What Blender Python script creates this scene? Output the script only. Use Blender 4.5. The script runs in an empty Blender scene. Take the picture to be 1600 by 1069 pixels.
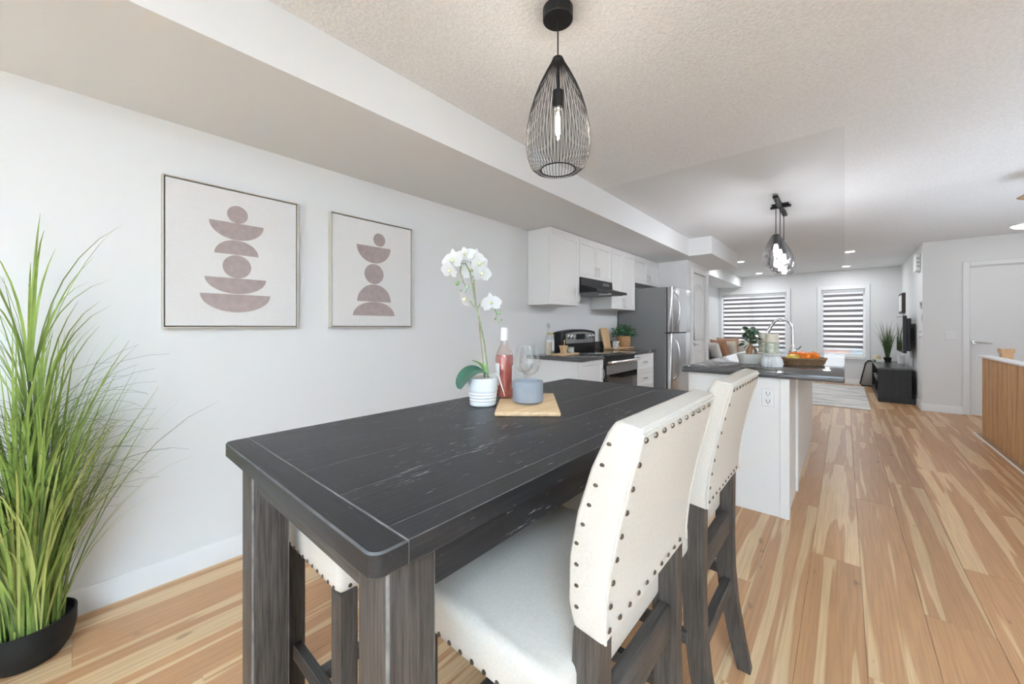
import bpy, bmesh, math, random
from mathutils import Vector, Matrix
random.seed(7)
C = bpy.context.scene
COL = C.collection
PI = math.pi

# ------------------------------------------------------------------ camera, world, lights, exposure
cd = bpy.data.cameras.new('camera'); cam = bpy.data.objects.new('camera', cd); COL.objects.link(cam)
TH = math.atan2(520, 595)
cam.location = (0, 0, 1.22); cam.rotation_euler = (PI/2, 0, TH - PI/2)
cd.sensor_width = 36; cd.lens = 36*595/1600; cd.shift_y = -23.5/1600; cd.clip_start = 0.02; cd.clip_end = 200
C.camera = cam
vs = C.view_settings
vs.view_transform = 'Standard'; vs.look = 'None'; vs.gamma = 1; vs.use_curve_mapping = False
vs.exposure = 0.92
w = bpy.data.worlds.new('sky'); C.world = w; w.use_nodes = True
bg = w.node_tree.nodes['Background']; bg.inputs[0].default_value = (0.86, 0.93, 1.0, 1); bg.inputs[1].default_value = 1.0

def area(name, loc, direction, sx, sy, power, color=(1, 1, 1), spread=180):
    l = bpy.data.lights.new(name, 'AREA'); l.shape = 'RECTANGLE'; l.size = sx; l.size_y = sy; l.energy = power; l.color = color
    o = bpy.data.objects.new(name, l); COL.objects.link(o); o.location = loc
    o.rotation_euler = Vector(direction).to_track_quat('-Z', 'Y').to_euler()
    l.spread = math.radians(spread)
    return o
def point(name, loc, power, r, color=(1, .9, .78)):
    l = bpy.data.lights.new(name, 'POINT'); l.energy = power; l.shadow_soft_size = r; l.color = color
    o = bpy.data.objects.new(name, l); COL.objects.link(o); o.location = loc
    return o
# daylight through the patio door behind the camera and through the two far windows
area('patio_daylight', (-4.5, -0.7, 1.25), (1, -0.05, 0), 3.0, 2.1, 23, (0.80, 0.925, 1))
# added upward fill light just inside the patio door, lifts the ceiling
area('low_fill', (-4.45, -0.5, 0.55), (1, 0, 0.8), 3.4, 0.8, 14, (0.80, 0.925, 1))
# uplighter added out of view behind the camera, brightens the room off the ceiling
area('ceiling_fill', (-1.7, -1.3, 1.95), (0.12, 0, 1), 1.2, 1.2, 245, (0.585, 0.79, 1), 125)
area('far_daylight', (11.6, 1.7, 1.6), (-1, 0, -0.15), 1.6, 1.5, 20, (0.88, 0.95, 1))
area('far_daylight', (11.6, 0.03, 1.5), (-1, 0, -0.15), 0.9, 1.5, 12, (0.88, 0.95, 1))
# downward fill light added out of view over the stairs at the right
area('stair_fill_down', (4.2, -1.85, 2.40), (0, 0, -1), 3.6, 0.9, 6, (.84, .925, 1))
# unseen upward fill added behind the stair guard to brighten the ceiling
area('stair_fill_up', (4.6, -1.85, 0.35), (0, 0.12, 1), 3.8, 0.8, 13, (.70, .85, 1), 140)

# ------------------------------------------------------------------ helpers
def node_mat(name):
    m = bpy.data.materials.new(name); m.use_nodes = True
    nt = m.node_tree; b = nt.nodes['Principled BSDF']
    return m, nt, b
def N(nt, t, **kw):
    n = nt.nodes.new(t)
    for k, v in kw.items(): setattr(n, k, v)
    return n
def L(nt, a, b): nt.links.new(a, b)
def plain(name, col, rough=.5, metal=0., noise=0., nscale=40., bump=0., bscale=200., spec=.5, coat=0., stretch=None):
    m, nt, b = node_mat(name)
    b.inputs['Roughness'].default_value = rough; b.inputs['Metallic'].default_value = metal
    b.inputs['Specular IOR Level'].default_value = spec; b.inputs['Coat Weight'].default_value = coat
    b.inputs['Base Color'].default_value = (*col, 1)
    tc = N(nt, 'ShaderNodeTexCoord')
    vec = tc.outputs['Object']
    if stretch:
        mp = N(nt, 'ShaderNodeMapping'); mp.inputs['Scale'].default_value = stretch; L(nt, vec, mp.inputs[0]); vec = mp.outputs[0]
    if noise:
        n = N(nt, 'ShaderNodeTexNoise'); n.inputs['Scale'].default_value = nscale; n.inputs['Detail'].default_value = 4
        r = N(nt, 'ShaderNodeMapRange'); r.inputs[3].default_value = 1-noise; r.inputs[4].default_value = 1+noise
        r.inputs[1].default_value = .25; r.inputs[2].default_value = .75
        mx = N(nt, 'ShaderNodeVectorMath', operation='SCALE'); mx.inputs[0].default_value = col
        L(nt, vec, n.inputs['Vector']); L(nt, n.outputs['Fac'], r.inputs[0]); L(nt, r.outputs[0], mx.inputs['Scale']); L(nt, mx.outputs[0], b.inputs['Base Color'])
    if bump:
        n = N(nt, 'ShaderNodeTexNoise'); n.inputs['Scale'].default_value = bscale; n.inputs['Detail'].default_value = 3
        bp = N(nt, 'ShaderNodeBump'); bp.inputs['Strength'].default_value = bump; bp.inputs['Distance'].default_value = .003
        L(nt, vec, n.inputs['Vector']); L(nt, n.outputs['Fac'], bp.inputs['Height']); L(nt, bp.outputs[0], b.inputs['Normal'])
    return m
def grain(name, dark, light, axis='x', fine=90., rough=.5, spec=.5, flecks=0., fleckcol=(.5, .48, .46), bump=.25, contrast=(.35, .65), coat=0.):
    """wood whose grain runs along one axis; optional worn pale flecks"""
    m, nt, b = node_mat(name)
    b.inputs['Roughness'].default_value = rough; b.inputs['Specular IOR Level'].default_value = spec; b.inputs['Coat Weight'].default_value = coat
    tc = N(nt, 'ShaderNodeTexCoord'); mp = N(nt, 'ShaderNodeMapping')
    oi = N(nt, 'ShaderNodeObjectInfo')
    s = {'x': (.035, 1, 1), 'y': (1, .035, 1), 'z': (1, 1, .035)}[axis]
    mp.inputs['Scale'].default_value = s
    sc = N(nt, 'ShaderNodeVectorMath', operation='SCALE'); sc.inputs[0].default_value = (7.3, 3.1, 5.7); L(nt, oi.outputs['Random'], sc.inputs['Scale'])
    ad = N(nt, 'ShaderNodeVectorMath', operation='ADD'); L(nt, tc.outputs['Object'], mp.inputs[0]); L(nt, mp.outputs[0], ad.inputs[0]); L(nt, sc.outputs[0], ad.inputs[1])
    n1 = N(nt, 'ShaderNodeTexNoise'); n1.inputs['Scale'].default_value = fine; n1.inputs['Detail'].default_value = 5; n1.inputs['Roughness'].default_value = .65
    L(nt, ad.outputs[0], n1.inputs['Vector'])
    cr = N(nt, 'ShaderNodeValToRGB'); e = cr.color_ramp.elements
    e[0].position, e[1].position = contrast; e[0].color = (*dark, 1); e[1].color = (*light, 1)
    L(nt, n1.outputs['Fac'], cr.inputs[0]); out = cr.outputs[0]
    if flecks:
        mp2 = N(nt, 'ShaderNodeMapping'); mp2.inputs['Scale'].default_value = {'x': (.11, 1, 1), 'y': (1, .11, 1), 'z': (1, 1, .11)}[axis]; L(nt, tc.outputs['Object'], mp2.inputs[0])
        n2 = N(nt, 'ShaderNodeTexNoise'); n2.inputs['Scale'].default_value = 170; n2.inputs['Detail'].default_value = 3
        n3 = N(nt, 'ShaderNodeTexNoise'); n3.inputs['Scale'].default_value = 3.5
        L(nt, mp2.outputs[0], n2.inputs['Vector']); L(nt, tc.outputs['Object'], n3.inputs['Vector'])
        a1 = N(nt, 'ShaderNodeMath', operation='MULTIPLY_ADD'); a1.inputs[1].default_value = .35; L(nt, n3.outputs['Fac'], a1.inputs[0]); L(nt, n2.outputs['Fac'], a1.inputs[2])
        r = N(nt, 'ShaderNodeMapRange'); r.inputs[1].default_value = 1-flecks; r.inputs[2].default_value = 1-flecks+.06; L(nt, a1.outputs[0], r.inputs[0])
        mx = N(nt, 'ShaderNodeMix', data_type='RGBA'); L(nt, r.outputs[0], mx.inputs[0]); L(nt, out, mx.inputs[6]); mx.inputs[7].default_value = (*fleckcol, 1)
        out = mx.outputs[2]
    L(nt, out, b.inputs['Base Color'])
    if bump:
        bp = N(nt, 'ShaderNodeBump'); bp.inputs['Strength'].default_value = bump; bp.inputs['Distance'].default_value = .002
        L(nt, n1.outputs['Fac'], bp.inputs['Height']); L(nt, bp.outputs[0], b.inputs['Normal'])
    return m
def clear(name, tint=(1, 1, 1), gloss=.08, edge=.75, rough=.02, dark=None):
    """thin glass shell: transparent face-on, reflecting towards its rims"""
    m, nt, b = node_mat(name); nt.nodes.remove(b)
    out = nt.nodes['Material Output']
    tr = N(nt, 'ShaderNodeBsdfTransparent'); tr.inputs[0].default_value = (*tint, 1)
    gl = N(nt, 'ShaderNodeBsdfGlossy'); gl.inputs['Roughness'].default_value = rough
    if dark: gl.inputs[0].default_value = (*dark, 1)
    lw = N(nt, 'ShaderNodeLayerWeight'); lw.inputs[0].default_value = .25
    r = N(nt, 'ShaderNodeMapRange'); r.inputs[3].default_value = gloss; r.inputs[4].default_value = edge
    mx = N(nt, 'ShaderNodeMixShader')
    L(nt, lw.outputs['Facing'], r.inputs[0]); L(nt, r.outputs[0], mx.inputs[0]); L(nt, tr.outputs[0], mx.inputs[1]); L(nt, gl.outputs[0], mx.inputs[2]); L(nt, mx.outputs[0], out.inputs[0])
    return m
def glow(name, col, s):
    m, nt, b = node_mat(name)
    b.inputs['Emission Color'].default_value = (*col, 1); b.inputs['Emission Strength'].default_value = s; b.inputs['Base Color'].default_value = (*col, 1)
    return m

class M:
    """collects geometry in world coordinates for ONE mesh object"""
    def __init__(self): self.bm = bmesh.new()
    def _bev(self, faces, w, seg=1, mi=None):
        ed = list({e for f in faces for e in f.edges})
        kw = {} if mi is None else {'material': mi}
        bmesh.ops.bevel(self.bm, geom=ed, offset=w, segments=seg, affect='EDGES', profile=.5, clamp_overlap=True, **kw)
    def box(self, x0, x1, y0, y1, z0, z1, bev=0, seg=1, mi=None, rz=0, pivot=None):
        bm = self.bm
        v = [bm.verts.new((x, y, z)) for z in (z0, z1) for y in (y0, y1) for x in (x0, x1)]
        if rz:
            pv = Vector(pivot or ((x0+x1)/2, (y0+y1)/2, 0)); R = Matrix.Rotation(rz, 3, 'Z')
            for q in v: d = q.co - Vector((pv.x, pv.y, 0)); q.co = R @ d + Vector((pv.x, pv.y, 0))
        fs = [bm.faces.new([v[i] for i in f]) for f in ((0, 2, 3, 1), (4, 5, 7, 6), (0, 1, 5, 4), (2, 6, 7, 3), (0, 4, 6, 2), (1, 3, 7, 5))]
        if bev: self._bev(fs, bev, seg, mi)
        return self
    def lathe(self, prof, c, n=24, axis='z', ribs=0, ribd=0., sx=1., sy=1., rot=0.):
        bm = self.bm; rings = []
        for r, z in prof:
            ring = []
            for k in range(n):
                a = 2*PI*k/n; rr = r*(1 + (ribd*abs(math.sin(ribs*a/2)) if ribs else 0))
                x, y = rr*math.cos(a)*sx, rr*math.sin(a)*sy
                if rot: x, y = x*math.cos(rot)-y*math.sin(rot), x*math.sin(rot)+y*math.cos(rot)
                p = {'z': (c[0]+x, c[1]+y, c[2]+z), 'y': (c[0]+x, c[1]+z, c[2]+y), 'x': (c[0]+z, c[1]+x, c[2]+y)}[axis]
                ring.append(bm.verts.new(p))
            rings.append(ring)
        for a, b in zip(rings, rings[1:]):
            for k in range(n): bm.faces.new((a[k], a[(k+1) % n], b[(k+1) % n], b[k]))
        if prof[0][0] > 1e-5: bm.faces.new(rings[0][::-1])
        if prof[-1][0] > 1e-5: bm.faces.new(rings[-1])
        return self
    def cyl(self, c, r, h, n=20, axis='z', r2=None, bev=0):
        r2 = r if r2 is None else r2
        pr = [(r, 0), (r2, h)] if not bev else [(r-bev, 0), (r, bev), (r2, h-bev), (r2-bev, h)]
        return self.lathe(pr, c, n, axis)
    def tube(self, pts, r, n=8, closed=False, flat=1.):
        bm = self.bm; P = [Vector(p) for p in pts]; m = len(P); rings = []
        up = Vector((0, 0, 1)); prevn = None
        for i in range(m):
            if closed: t = (P[(i+1) % m]-P[i-1])
            else: t = P[min(i+1, m-1)]-P[max(i-1, 0)]
            t.normalize()
            nn = prevn - t*prevn.dot(t) if prevn is not None else (up - t*up.dot(t) if abs(t.z) < .95 else Vector((1, 0, 0)) - t*t.x)
            nn.normalize(); prevn = nn; bn = t.cross(nn)
            rr = r[i] if isinstance(r, (list, tuple)) else r
            rings.append([bm.verts.new(P[i] + nn*rr*math.cos(2*PI*k/n) + bn*rr*flat*math.sin(2*PI*k/n)) for k in range(n)])
        pairs = list(zip(rings, rings[1:])) + ([(rings[-1], rings[0])] if closed else [])
        for a, b in pairs:
            for k in range(n): bm.faces.new((a[k], a[(k+1) % n], b[(k+1) % n], b[k]))
        if not closed: bm.faces.new(rings[0][::-1]); bm.faces.new(rings[-1])
        return self
    def prism(self, pts, plane, a, b, bev=0, seg=1):
        """outline pts extruded: plane 'xz' extrudes along y, 'yz' along x, 'xy' along z"""
        f = {'xz': lambda p, t: (p[0], t, p[1]), 'yz': lambda p, t: (t, p[0], p[1]), 'xy': lambda p, t: (p[0], p[1], t)}[plane]
        bm = self.bm; A = [bm.verts.new(f(p, a)) for p in pts]; B = [bm.verts.new(f(p, b)) for p in pts]; n = len(pts)
        fs = [bm.faces.new(A[::-1]), bm.faces.new(B)] + [bm.faces.new((A[k], A[(k+1) % n], B[(k+1) % n], B[k])) for k in range(n)]
        if bev: self._bev(fs, bev, seg)
        return self
    def ball(self, c, r, s=(1, 1, 1), u=14, v=8, rz=0, noise=0.):
        res = bmesh.ops.create_uvsphere(self.bm, u_segments=u, v_segments=v, radius=r)
        R = Matrix.Rotation(rz, 3, 'Z')
        for q in res['verts']:
            k = 1 + noise*random.uniform(-1, 1)
            q.co = R @ Vector((q.co.x*s[0]*k, q.co.y*s[1]*k, q.co.z*s[2]*k)) + Vector(c)
        return self
    def panel(self, x0, x1, z0, z1, yf, th, fr, rec, bev=.002):
        """shaker door or drawer front facing -Y with a recessed middle"""
        self.box(x0, x1, yf, yf+th, z0, z1)
        self.bm.faces.ensure_lookup_table(); self.bm.normal_update()
        f = max((q for q in self.bm.faces if all(abs(v.co.y-yf) < 1e-6 for v in q.verts) and all(x0-1e-6 <= v.co.x <= x1+1e-6 for v in q.verts)), key=lambda q: q.calc_area())
        bmesh.ops.inset_region(self.bm, faces=[f], thickness=fr, depth=0)
        bmesh.ops.inset_region(self.bm, faces=[f], thickness=rec*.8, depth=0)
        for v in f.verts: v.co.y += rec
        return self
    def build(self, name, mats, parent=None, kind=None, label=None, smooth=35, recalc=True):
        bm = self.bm
        if recalc: bmesh.ops.recalc_face_normals(bm, faces=bm.faces)
        off = parent['_o'] if parent is not None and '_o' in parent else (0, 0, 0)
        for v in bm.verts: v.co -= Vector(off)
        me = bpy.data.meshes.new(name)
        for f in bm.faces: f.smooth = True
        bm.to_mesh(me); bm.free()
        if smooth: me.set_sharp_from_angle(angle=math.radians(smooth))
        for m in (mats if isinstance(mats, (list, tuple)) else [mats]): me.materials.append(m)
        o = bpy.data.objects.new(name, me); COL.objects.link(o)
        if parent is not None: o.parent = parent; o['_o'] = off
        if kind: o['kind'] = kind
        if label: o['label'] = label
        return o
def thing(name, label, cat, loc, group=None, kind=None):
    o = bpy.data.objects.new(name, None); COL.objects.link(o); o.location = loc; o['_o'] = tuple(loc); o.empty_display_size = .05
    if kind: o['kind'] = kind
    if label: o['label'] = label
    if cat: o['category'] = cat
    if group: o['group'] = group
    return o
def tag(o, label, cat, group=None):
    o['label'] = label; o['category'] = cat
    if group: o['group'] = group
    return o
def inst(name, me, parent, loc, rot=(0, 0, 0), scale=(1, 1, 1)):
    """a part that shares mesh data; loc in world coordinates"""
    o = bpy.data.objects.new(name, me); COL.objects.link(o)
    off = Vector(parent['_o']) if '_o' in parent else Vector((0, 0, 0))
    o.parent = parent; o.location = Vector(loc) - off; o.rotation_euler = rot; o.scale = scale
    o['_o'] = parent['_o'] if '_o' in parent else (0, 0, 0)
    return o
def mesh_only(mm, name, mats, smooth=35):
    bmesh.ops.recalc_face_normals(mm.bm, faces=mm.bm.faces)
    me = bpy.data.meshes.new(name)
    for f in mm.bm.faces: f.smooth = True
    mm.bm.to_mesh(me); mm.bm.free()
    if smooth: me.set_sharp_from_angle(angle=math.radians(smooth))
    for m in (mats if isinstance(mats, (list, tuple)) else [mats]): me.materials.append(m)
    return me
def copy_tree(o, parent=None):
    c = o.copy(); COL.objects.link(c)
    if parent is not None: c.parent = parent
    for ch in list(o.children): copy_tree(ch, c)
    return c
def struct(name, mm, mats, label=None, smooth=35):
    o = mm.build(name, mats, None, kind='structure', smooth=smooth)
    if label: o['label'] = label
    return o
def arc(c, r, a0, a1, n, plane='xz'):
    return [(c[0]+r*math.cos(a0+(a1-a0)*k/n), c[1]+r*math.sin(a0+(a1-a0)*k/n)) for k in range(n+1)]

# ------------------------------------------------------------------ materials
WALL = plain('wall_paint', (.80, .80, .795), .75, bump=.12, bscale=260)
TRIMW = plain('white_trim_paint', (.84, .84, .835), .4)
SOFFIT = plain('soffit_paint', (.80, .80, .795), .8)
DOORW = plain('white_door_paint', (.82, .82, .815), .42)
CABW = plain('cream_cabinet', (.82, .80, .775), .35)
CABSIDE = plain('cream_cabinet_side', (.84, .83, .81), .4)
BLACK = plain('black_metal', (.012, .012, .013), .45, spec=.35)
BLACKP = plain('black_plastic', (.012, .012, .013), .4, spec=.3)
BGLASS = plain('black_glass', (.012, .012, .013), .06, coat=.5)
STEEL = plain('stainless_steel', (.62, .62, .63), .3, metal=1., noise=.05, nscale=90, stretch=(1, 1, 40))
STEELG = plain('range_steel', (.42, .42, .41), .34, metal=.9)
GREYSIDE = plain('fridge_side_grey', (.235, .232, .228), .5, bump=.2, bscale=500)
CHROME = plain('chrome', (.85, .85, .86), .08, metal=1.)
NICKEL = plain('brushed_nickel', (.58, .57, .55), .3, metal=1.)
COUNTER = plain('dark_grey_laminate', (.075, .073, .075), .07, noise=.35, nscale=320)
LINEN = plain('cream_linen', (.53, .475, .41), .9, noise=.05, nscale=160, bump=.5, bscale=900, spec=.2)
TABLE_X = grain('espresso_wood_x', (.0085, .008, .0085), (.020, .019, .020), 'x', 150, .40, .38, flecks=.148, fleckcol=(.34, .33, .33), bump=.3)
TABLE_Y = grain('espresso_wood_y', (.0085, .008, .0085), (.020, .019, .020), 'y', 150, .40, .38, flecks=.125, fleckcol=(.34, .33, .33), bump=.3)
WORN = plain('worn_edge', (.17, .158, .15), .6, noise=.4, nscale=30)
WORNL = plain('worn_leg_edge', (.12, .11, .10), .6, noise=.4, nscale=30)
WORND = plain('worn_dark_edge', (.06, .057, .056), .5, noise=.5, nscale=25)
LEG_Z = grain('grey_brown_wood_z', (.023, .017, .013), (.078, .062, .051), 'z', 200, .5, .4, bump=.35)
LEG_X = grain('grey_brown_wood_x', (.022, .018, .015), (.070, .058, .050), 'x', 200, .5, .4, bump=.35)
LEG_Y = grain('grey_brown_wood_y', (.022, .018, .015), (.070, .058, .050), 'y', 200, .5, .4, bump=.35)
NAIL = plain('bronze_nail', (.10, .075, .055), .35, metal=.8)
BAMBOO = grain('bamboo_wood', (.56, .36, .19), (.74, .53, .31), 'x', 45, .45, .4, bump=.05)
OAK = grain('warm_oak_slat', (.47, .25, .115), (.64, .39, .20), 'z', 60, .42, .4, bump=.1)
LIGHTWOOD = grain('light_wood', (.58, .36, .18), (.72, .5, .29), 'z', 50, .5, .3, bump=.05)
WHITECER = plain('white_ceramic', (.86, .86, .85), .3)
CREAMCER = plain('cream_ceramic', (.74, .72, .66), .45, noise=.05, nscale=60)
CONCRETE = plain('grey_concrete', (.25, .262, .285), .75, noise=.08, nscale=25, bump=.15, bscale=150)
SOIL = plain('dark_soil', (.03, .022, .016), .95, bump=.8, bscale=120)
GLASS = clear('clear_glass', (.985, .99, .99), .06, .7)
PANE = clear('window_pane', (.97, .99, 1), .05, .6)
ROSE = plain('rose_wine', (.36, .085, .062), .12)
PAPER = plain('white_paper', (.84, .84, .83), .6)
GREENLEAF = plain('leaf_green', (.055, .17, .075), .4, noise=.3, nscale=30)
ORCHLEAF = plain('orchid_leaf', (.035, .115, .075), .3, noise=.25, nscale=25)
BUDG = plain('bud_green', (.22, .36, .14), .5)
STEMG = plain('stem_green', (.22, .26, .12), .5, noise=.2, nscale=60)
PETAL = plain('white_petal', (.88, .88, .87), .6)

def translucent(m, fac=.35):
    nt = m.node_tree; out = nt.nodes['Material Output']; b = nt.nodes['Principled BSDF']
    t = N(nt, 'ShaderNodeBsdfTranslucent'); mx = N(nt, 'ShaderNodeMixShader'); mx.inputs[0].default_value = fac
    lk = b.inputs['Base Color'].links
    if lk: L(nt, lk[0].from_socket, t.inputs[0])
    else: t.inputs[0].default_value = b.inputs['Base Color'].default_value
    L(nt, b.outputs[0], mx.inputs[1]); L(nt, t.outputs[0], mx.inputs[2]); L(nt, mx.outputs[0], out.inputs[0])
translucent(PETAL, .35)

# ------------------------------------------------------------------ SETTING: room shell
X0, XF, YL, YR, ZC = -4.7, 10.9, 2.45, -2.4, 2.45
# ceiling: stippled paint, with the smooth painted part over the kitchen (x > 3.09, y > 0)
def ceiling_mat():
    m, nt, b = node_mat('stippled_ceiling')
    b.inputs['Roughness'].default_value = .9; b.inputs['Specular IOR Level'].default_value = .2
    g = N(nt, 'ShaderNodeTexCoord'); n = N(nt, 'ShaderNodeTexNoise'); n.inputs['Scale'].default_value = 75; n.inputs['Detail'].default_value = 2.5; n.inputs['Roughness'].default_value = .6
    L(nt, g.outputs['Object'], n.inputs['Vector'])
    bp = N(nt, 'ShaderNodeBump'); bp.inputs['Strength'].default_value = .55; bp.inputs['Distance'].default_value = .008
    L(nt, n.outputs['Fac'], bp.inputs['Height']); L(nt, bp.outputs[0], b.inputs['Normal'])
    r = N(nt, 'ShaderNodeMapRange'); r.inputs[1].default_value = .35; r.inputs[2].default_value = .65; r.inputs[3].default_value = .82; r.inputs[4].default_value = .90
    L(nt, n.outputs['Fac'], r.inputs[0]); cb = N(nt, 'ShaderNodeCombineColor'); 
    for i in range(3): L(nt, r.outputs[0], cb.inputs[i])
    L(nt, cb.outputs[0], b.inputs['Base Color'])
    return m
STIPPLE = ceiling_mat()
SMOOTHC = plain('smooth_ceiling_paint', (.78, .78, .775), .85)
struct('ceiling', M().box(X0, 3.09, YR, YL, ZC, ZC+.1).box(3.09, XF+.2, YR, 0, ZC, ZC+.1), STIPPLE, 'white stippled ceiling')
struct('ceiling_smooth', M().box(3.09, XF+.2, 0, YL, ZC, ZC+.1), SMOOTHC, 'smooth painted ceiling over the kitchen island')
struct('wall_left', M().box(X0, XF+.15, YL, YL+.12, 0, ZC+.1), WALL)
# far wall with two window openings; its left part sits a little further back
def far_wall():
    m = M()
    m.box(XF+.05, XF+.2, 2.38, YL, 0, ZC); m.box(XF+.05, XF+.2, 1.03, 2.38, 2.03, ZC); m.box(XF+.05, XF+.2, 1.03, 2.38, 0, .60); m.box(XF+.05, XF+.2, .915, 1.03, 0, ZC)
    m.box(XF, XF+.2, .39, .915, 0, ZC); m.box(XF, XF+.2, -.32, .39, 2.03, ZC); m.box(XF, XF+.2, -.32, .39, 0, .60); m.box(XF, XF+.2, -.90, -.32, 0, ZC)
    return m
struct('wall_back', far_wall(), WALL)
# television wall and the door wall beside it
struct('wall_right', M().box(8.13, XF+.15, -.97, -.855, 0, ZC), WALL)
struct('wall_door', M().box(8.13, 8.25, -1.30, -.97, 0, ZC).box(8.13, 8.25, -2.13, -1.30, 2.06, ZC).box(8.13, 8.25, YR, -2.13, 0, ZC), WALL)
struct('wall_stair', M().box(X0, 8.25, YR-.12, YR, 0, ZC+.1), WALL)
# wall behind the camera with the patio door opening
struct('wall_front', M().box(X0-.12, X0, YR, -2.0, 0, ZC).box(X0-.12, X0, 2.2, YL, 0, ZC).box(X0-.12, X0, -2.0, 2.2, 2.36, ZC).box(X0-.12, X0, -2.0, 2.2, 0, .12), WALL)
# pantry closet
struct('wall_pantry', M().box(5.93, 6.19, 1.75, 1.85, 0, 2.21).box(6.19, 6.91, 1.75, 1.85, 2.06, 2.21).box(6.91, 7.10, 1.75, 1.85, 0, 2.21).box(5.93, 6.03, 1.85, YL, 0, 2.21).box(7.0, 7.10, 1.85, YL, 0, 2.21), WALL)
# soffits
struct('bulkhead', M().box(X0, 5.63, 1.635, YL, 2.21, ZC), SOFFIT, 'long white bulkhead over the dining wall and kitchen cabinets')
struct('bulkhead_step', M().box(5.63, 7.3, 1.35, YL, 2.21, ZC), SOFFIT, 'deeper white bulkhead box above the pantry')
struct('bulkhead_far', M().box(7.3, XF+.05, 1.93, YL, 2.21, ZC), SOFFIT, 'narrow white bulkhead over the living room sofa')

# floor of planks
def plank_mat():
    m, nt, b = node_mat('hickory_plank')
    b.inputs['Roughness'].default_value = .36; b.inputs['Specular IOR Level'].default_value = .45
    tc = N(nt, 'ShaderNodeTexCoord'); oi = N(nt, 'ShaderNodeObjectInfo')
    rnd = N(nt, 'ShaderNodeMath', operation='MULTIPLY'); rnd.inputs[1].default_value = 61.7; L(nt, oi.outputs['Random'], rnd.inputs[0])
    sep = N(nt, 'ShaderNodeSeparateXYZ'); L(nt, tc.outputs['Object'], sep.inputs[0])
    def vec(sx, sy, dz):
        mx = N(nt, 'ShaderNodeMath', operation='MULTIPLY'); mx.inputs[1].default_value = sx; L(nt, sep.outputs[0], mx.inputs[0])
        my = N(nt, 'ShaderNodeMath', operation='MULTIPLY'); my.inputs[1].default_value = sy; L(nt, sep.outputs[1], my.inputs[0])
        mz = N(nt, 'ShaderNodeMath', operation='ADD'); mz.inputs[1].default_value = dz; L(nt, rnd.outputs[0], mz.inputs[0])
        cb = N(nt, 'ShaderNodeCombineXYZ'); L(nt, mx.outputs[0], cb.inputs[0]); L(nt, my.outputs[0], cb.inputs[1]); L(nt, mz.outputs[0], cb.inputs[2]); return cb.outputs[0]
    def noise(v, s, d=2.):
        n = N(nt, 'ShaderNodeTexNoise'); n.inputs['Scale'].default_value = s; n.inputs['Detail'].default_value = d; L(nt, v, n.inputs['Vector']); return n.outputs['Fac']
    band = noise(vec(.30, 8.5, 0), 1.5, 2.2)
    r = N(nt, 'ShaderNodeMapRange'); r.inputs[1].default_value = .515; r.inputs[2].default_value = .535; L(nt, band, r.inputs[0])
    tone = noise(vec(.4, 3, 20), 1.3, 1.)
    heart = N(nt, 'ShaderNodeMix', data_type='RGBA'); L(nt, tone, heart.inputs[0]); heart.inputs[6].default_value = (.415, .208, .092, 1); heart.inputs[7].default_value = (.53, .29, .138, 1)
    sap = N(nt, 'ShaderNodeMix', data_type='RGBA'); L(nt, r.outputs[0], sap.inputs[0]); L(nt, heart.outputs[2], sap.inputs[6]); sap.inputs[7].default_value = (.63, .42, .23, 1)
    fine = noise(vec(2.2, 75, 40), 1.6, 4.)
    fr = N(nt, 'ShaderNodeMapRange'); fr.inputs[1].default_value = .3; fr.inputs[2].default_value = .7; fr.inputs[3].default_value = .84; fr.inputs[4].default_value = 1.12; L(nt, fine, fr.inputs[0])
    pl = N(nt, 'ShaderNodeMapRange'); pl.inputs[3].default_value = .93; pl.inputs[4].default_value = 1.07; L(nt, oi.outputs['Random'], pl.inputs[0])
    kn = noise(vec(5, 12, 80), 1.5, 1.)
    kr = N(nt, 'ShaderNodeMapRange'); kr.inputs[1].default_value = .74; kr.inputs[2].default_value = .80; kr.inputs[3].default_value = 1.; kr.inputs[4].default_value = .62; L(nt, kn, kr.inputs[0])
    f = N(nt, 'ShaderNodeMath', operation='MULTIPLY'); L(nt, fr.outputs[0], f.inputs[0]); L(nt, pl.outputs[0], f.inputs[1])
    f2 = N(nt, 'ShaderNodeMath', operation='MULTIPLY'); L(nt, f.outputs[0], f2.inputs[0]); L(nt, kr.outputs[0], f2.inputs[1])
    sc = N(nt, 'ShaderNodeVectorMath', operation='SCALE'); L(nt, sap.outputs[2], sc.inputs[0]); L(nt, f2.outputs[0], sc.inputs['Scale']); L(nt, sc.outputs[0], b.inputs['Base Color'])
    return m
PLANK = plank_mat()
floor = M().box(X0, XF+.2, YR, YL, -.12, -.012).build('floor', plain('subfloor', (.2, .12, .06), .8), None, kind='structure')
floor['label'] = 'floor of long hickory planks'
PW, PLN = .195, 1.83
plank_mesh = {}
def plank(x0, x1, y0, y1):
    key = (round(x1-x0, 3), round(y1-y0, 3))
    if key not in plank_mesh:
        a, b_ = (x1-x0)/2-.0004, (y1-y0)/2-.0004
        plank_mesh[key] = mesh_only(M().box(-a, a, -b_, b_, -.012, 0, bev=.0008), 'plank', PLANK)
    o = bpy.data.objects.new('plank', plank_mesh[key]); COL.objects.link(o); o.parent = floor; o.location = ((x0+x1)/2, (y0+y1)/2, 0)
row = 0; y = YR
while y < YL-.001:
    y1 = min(y+PW, YL); x = X0 - [0, 1.2, .6, 1.5, .3, .9][row % 6] + .05*(row % 3)
    while x < XF+.05:
        if x+PLN > X0: plank(max(x, X0), min(x+PLN, XF+.05), y, y1)
        x += PLN
    y = y1; row += 1

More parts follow.
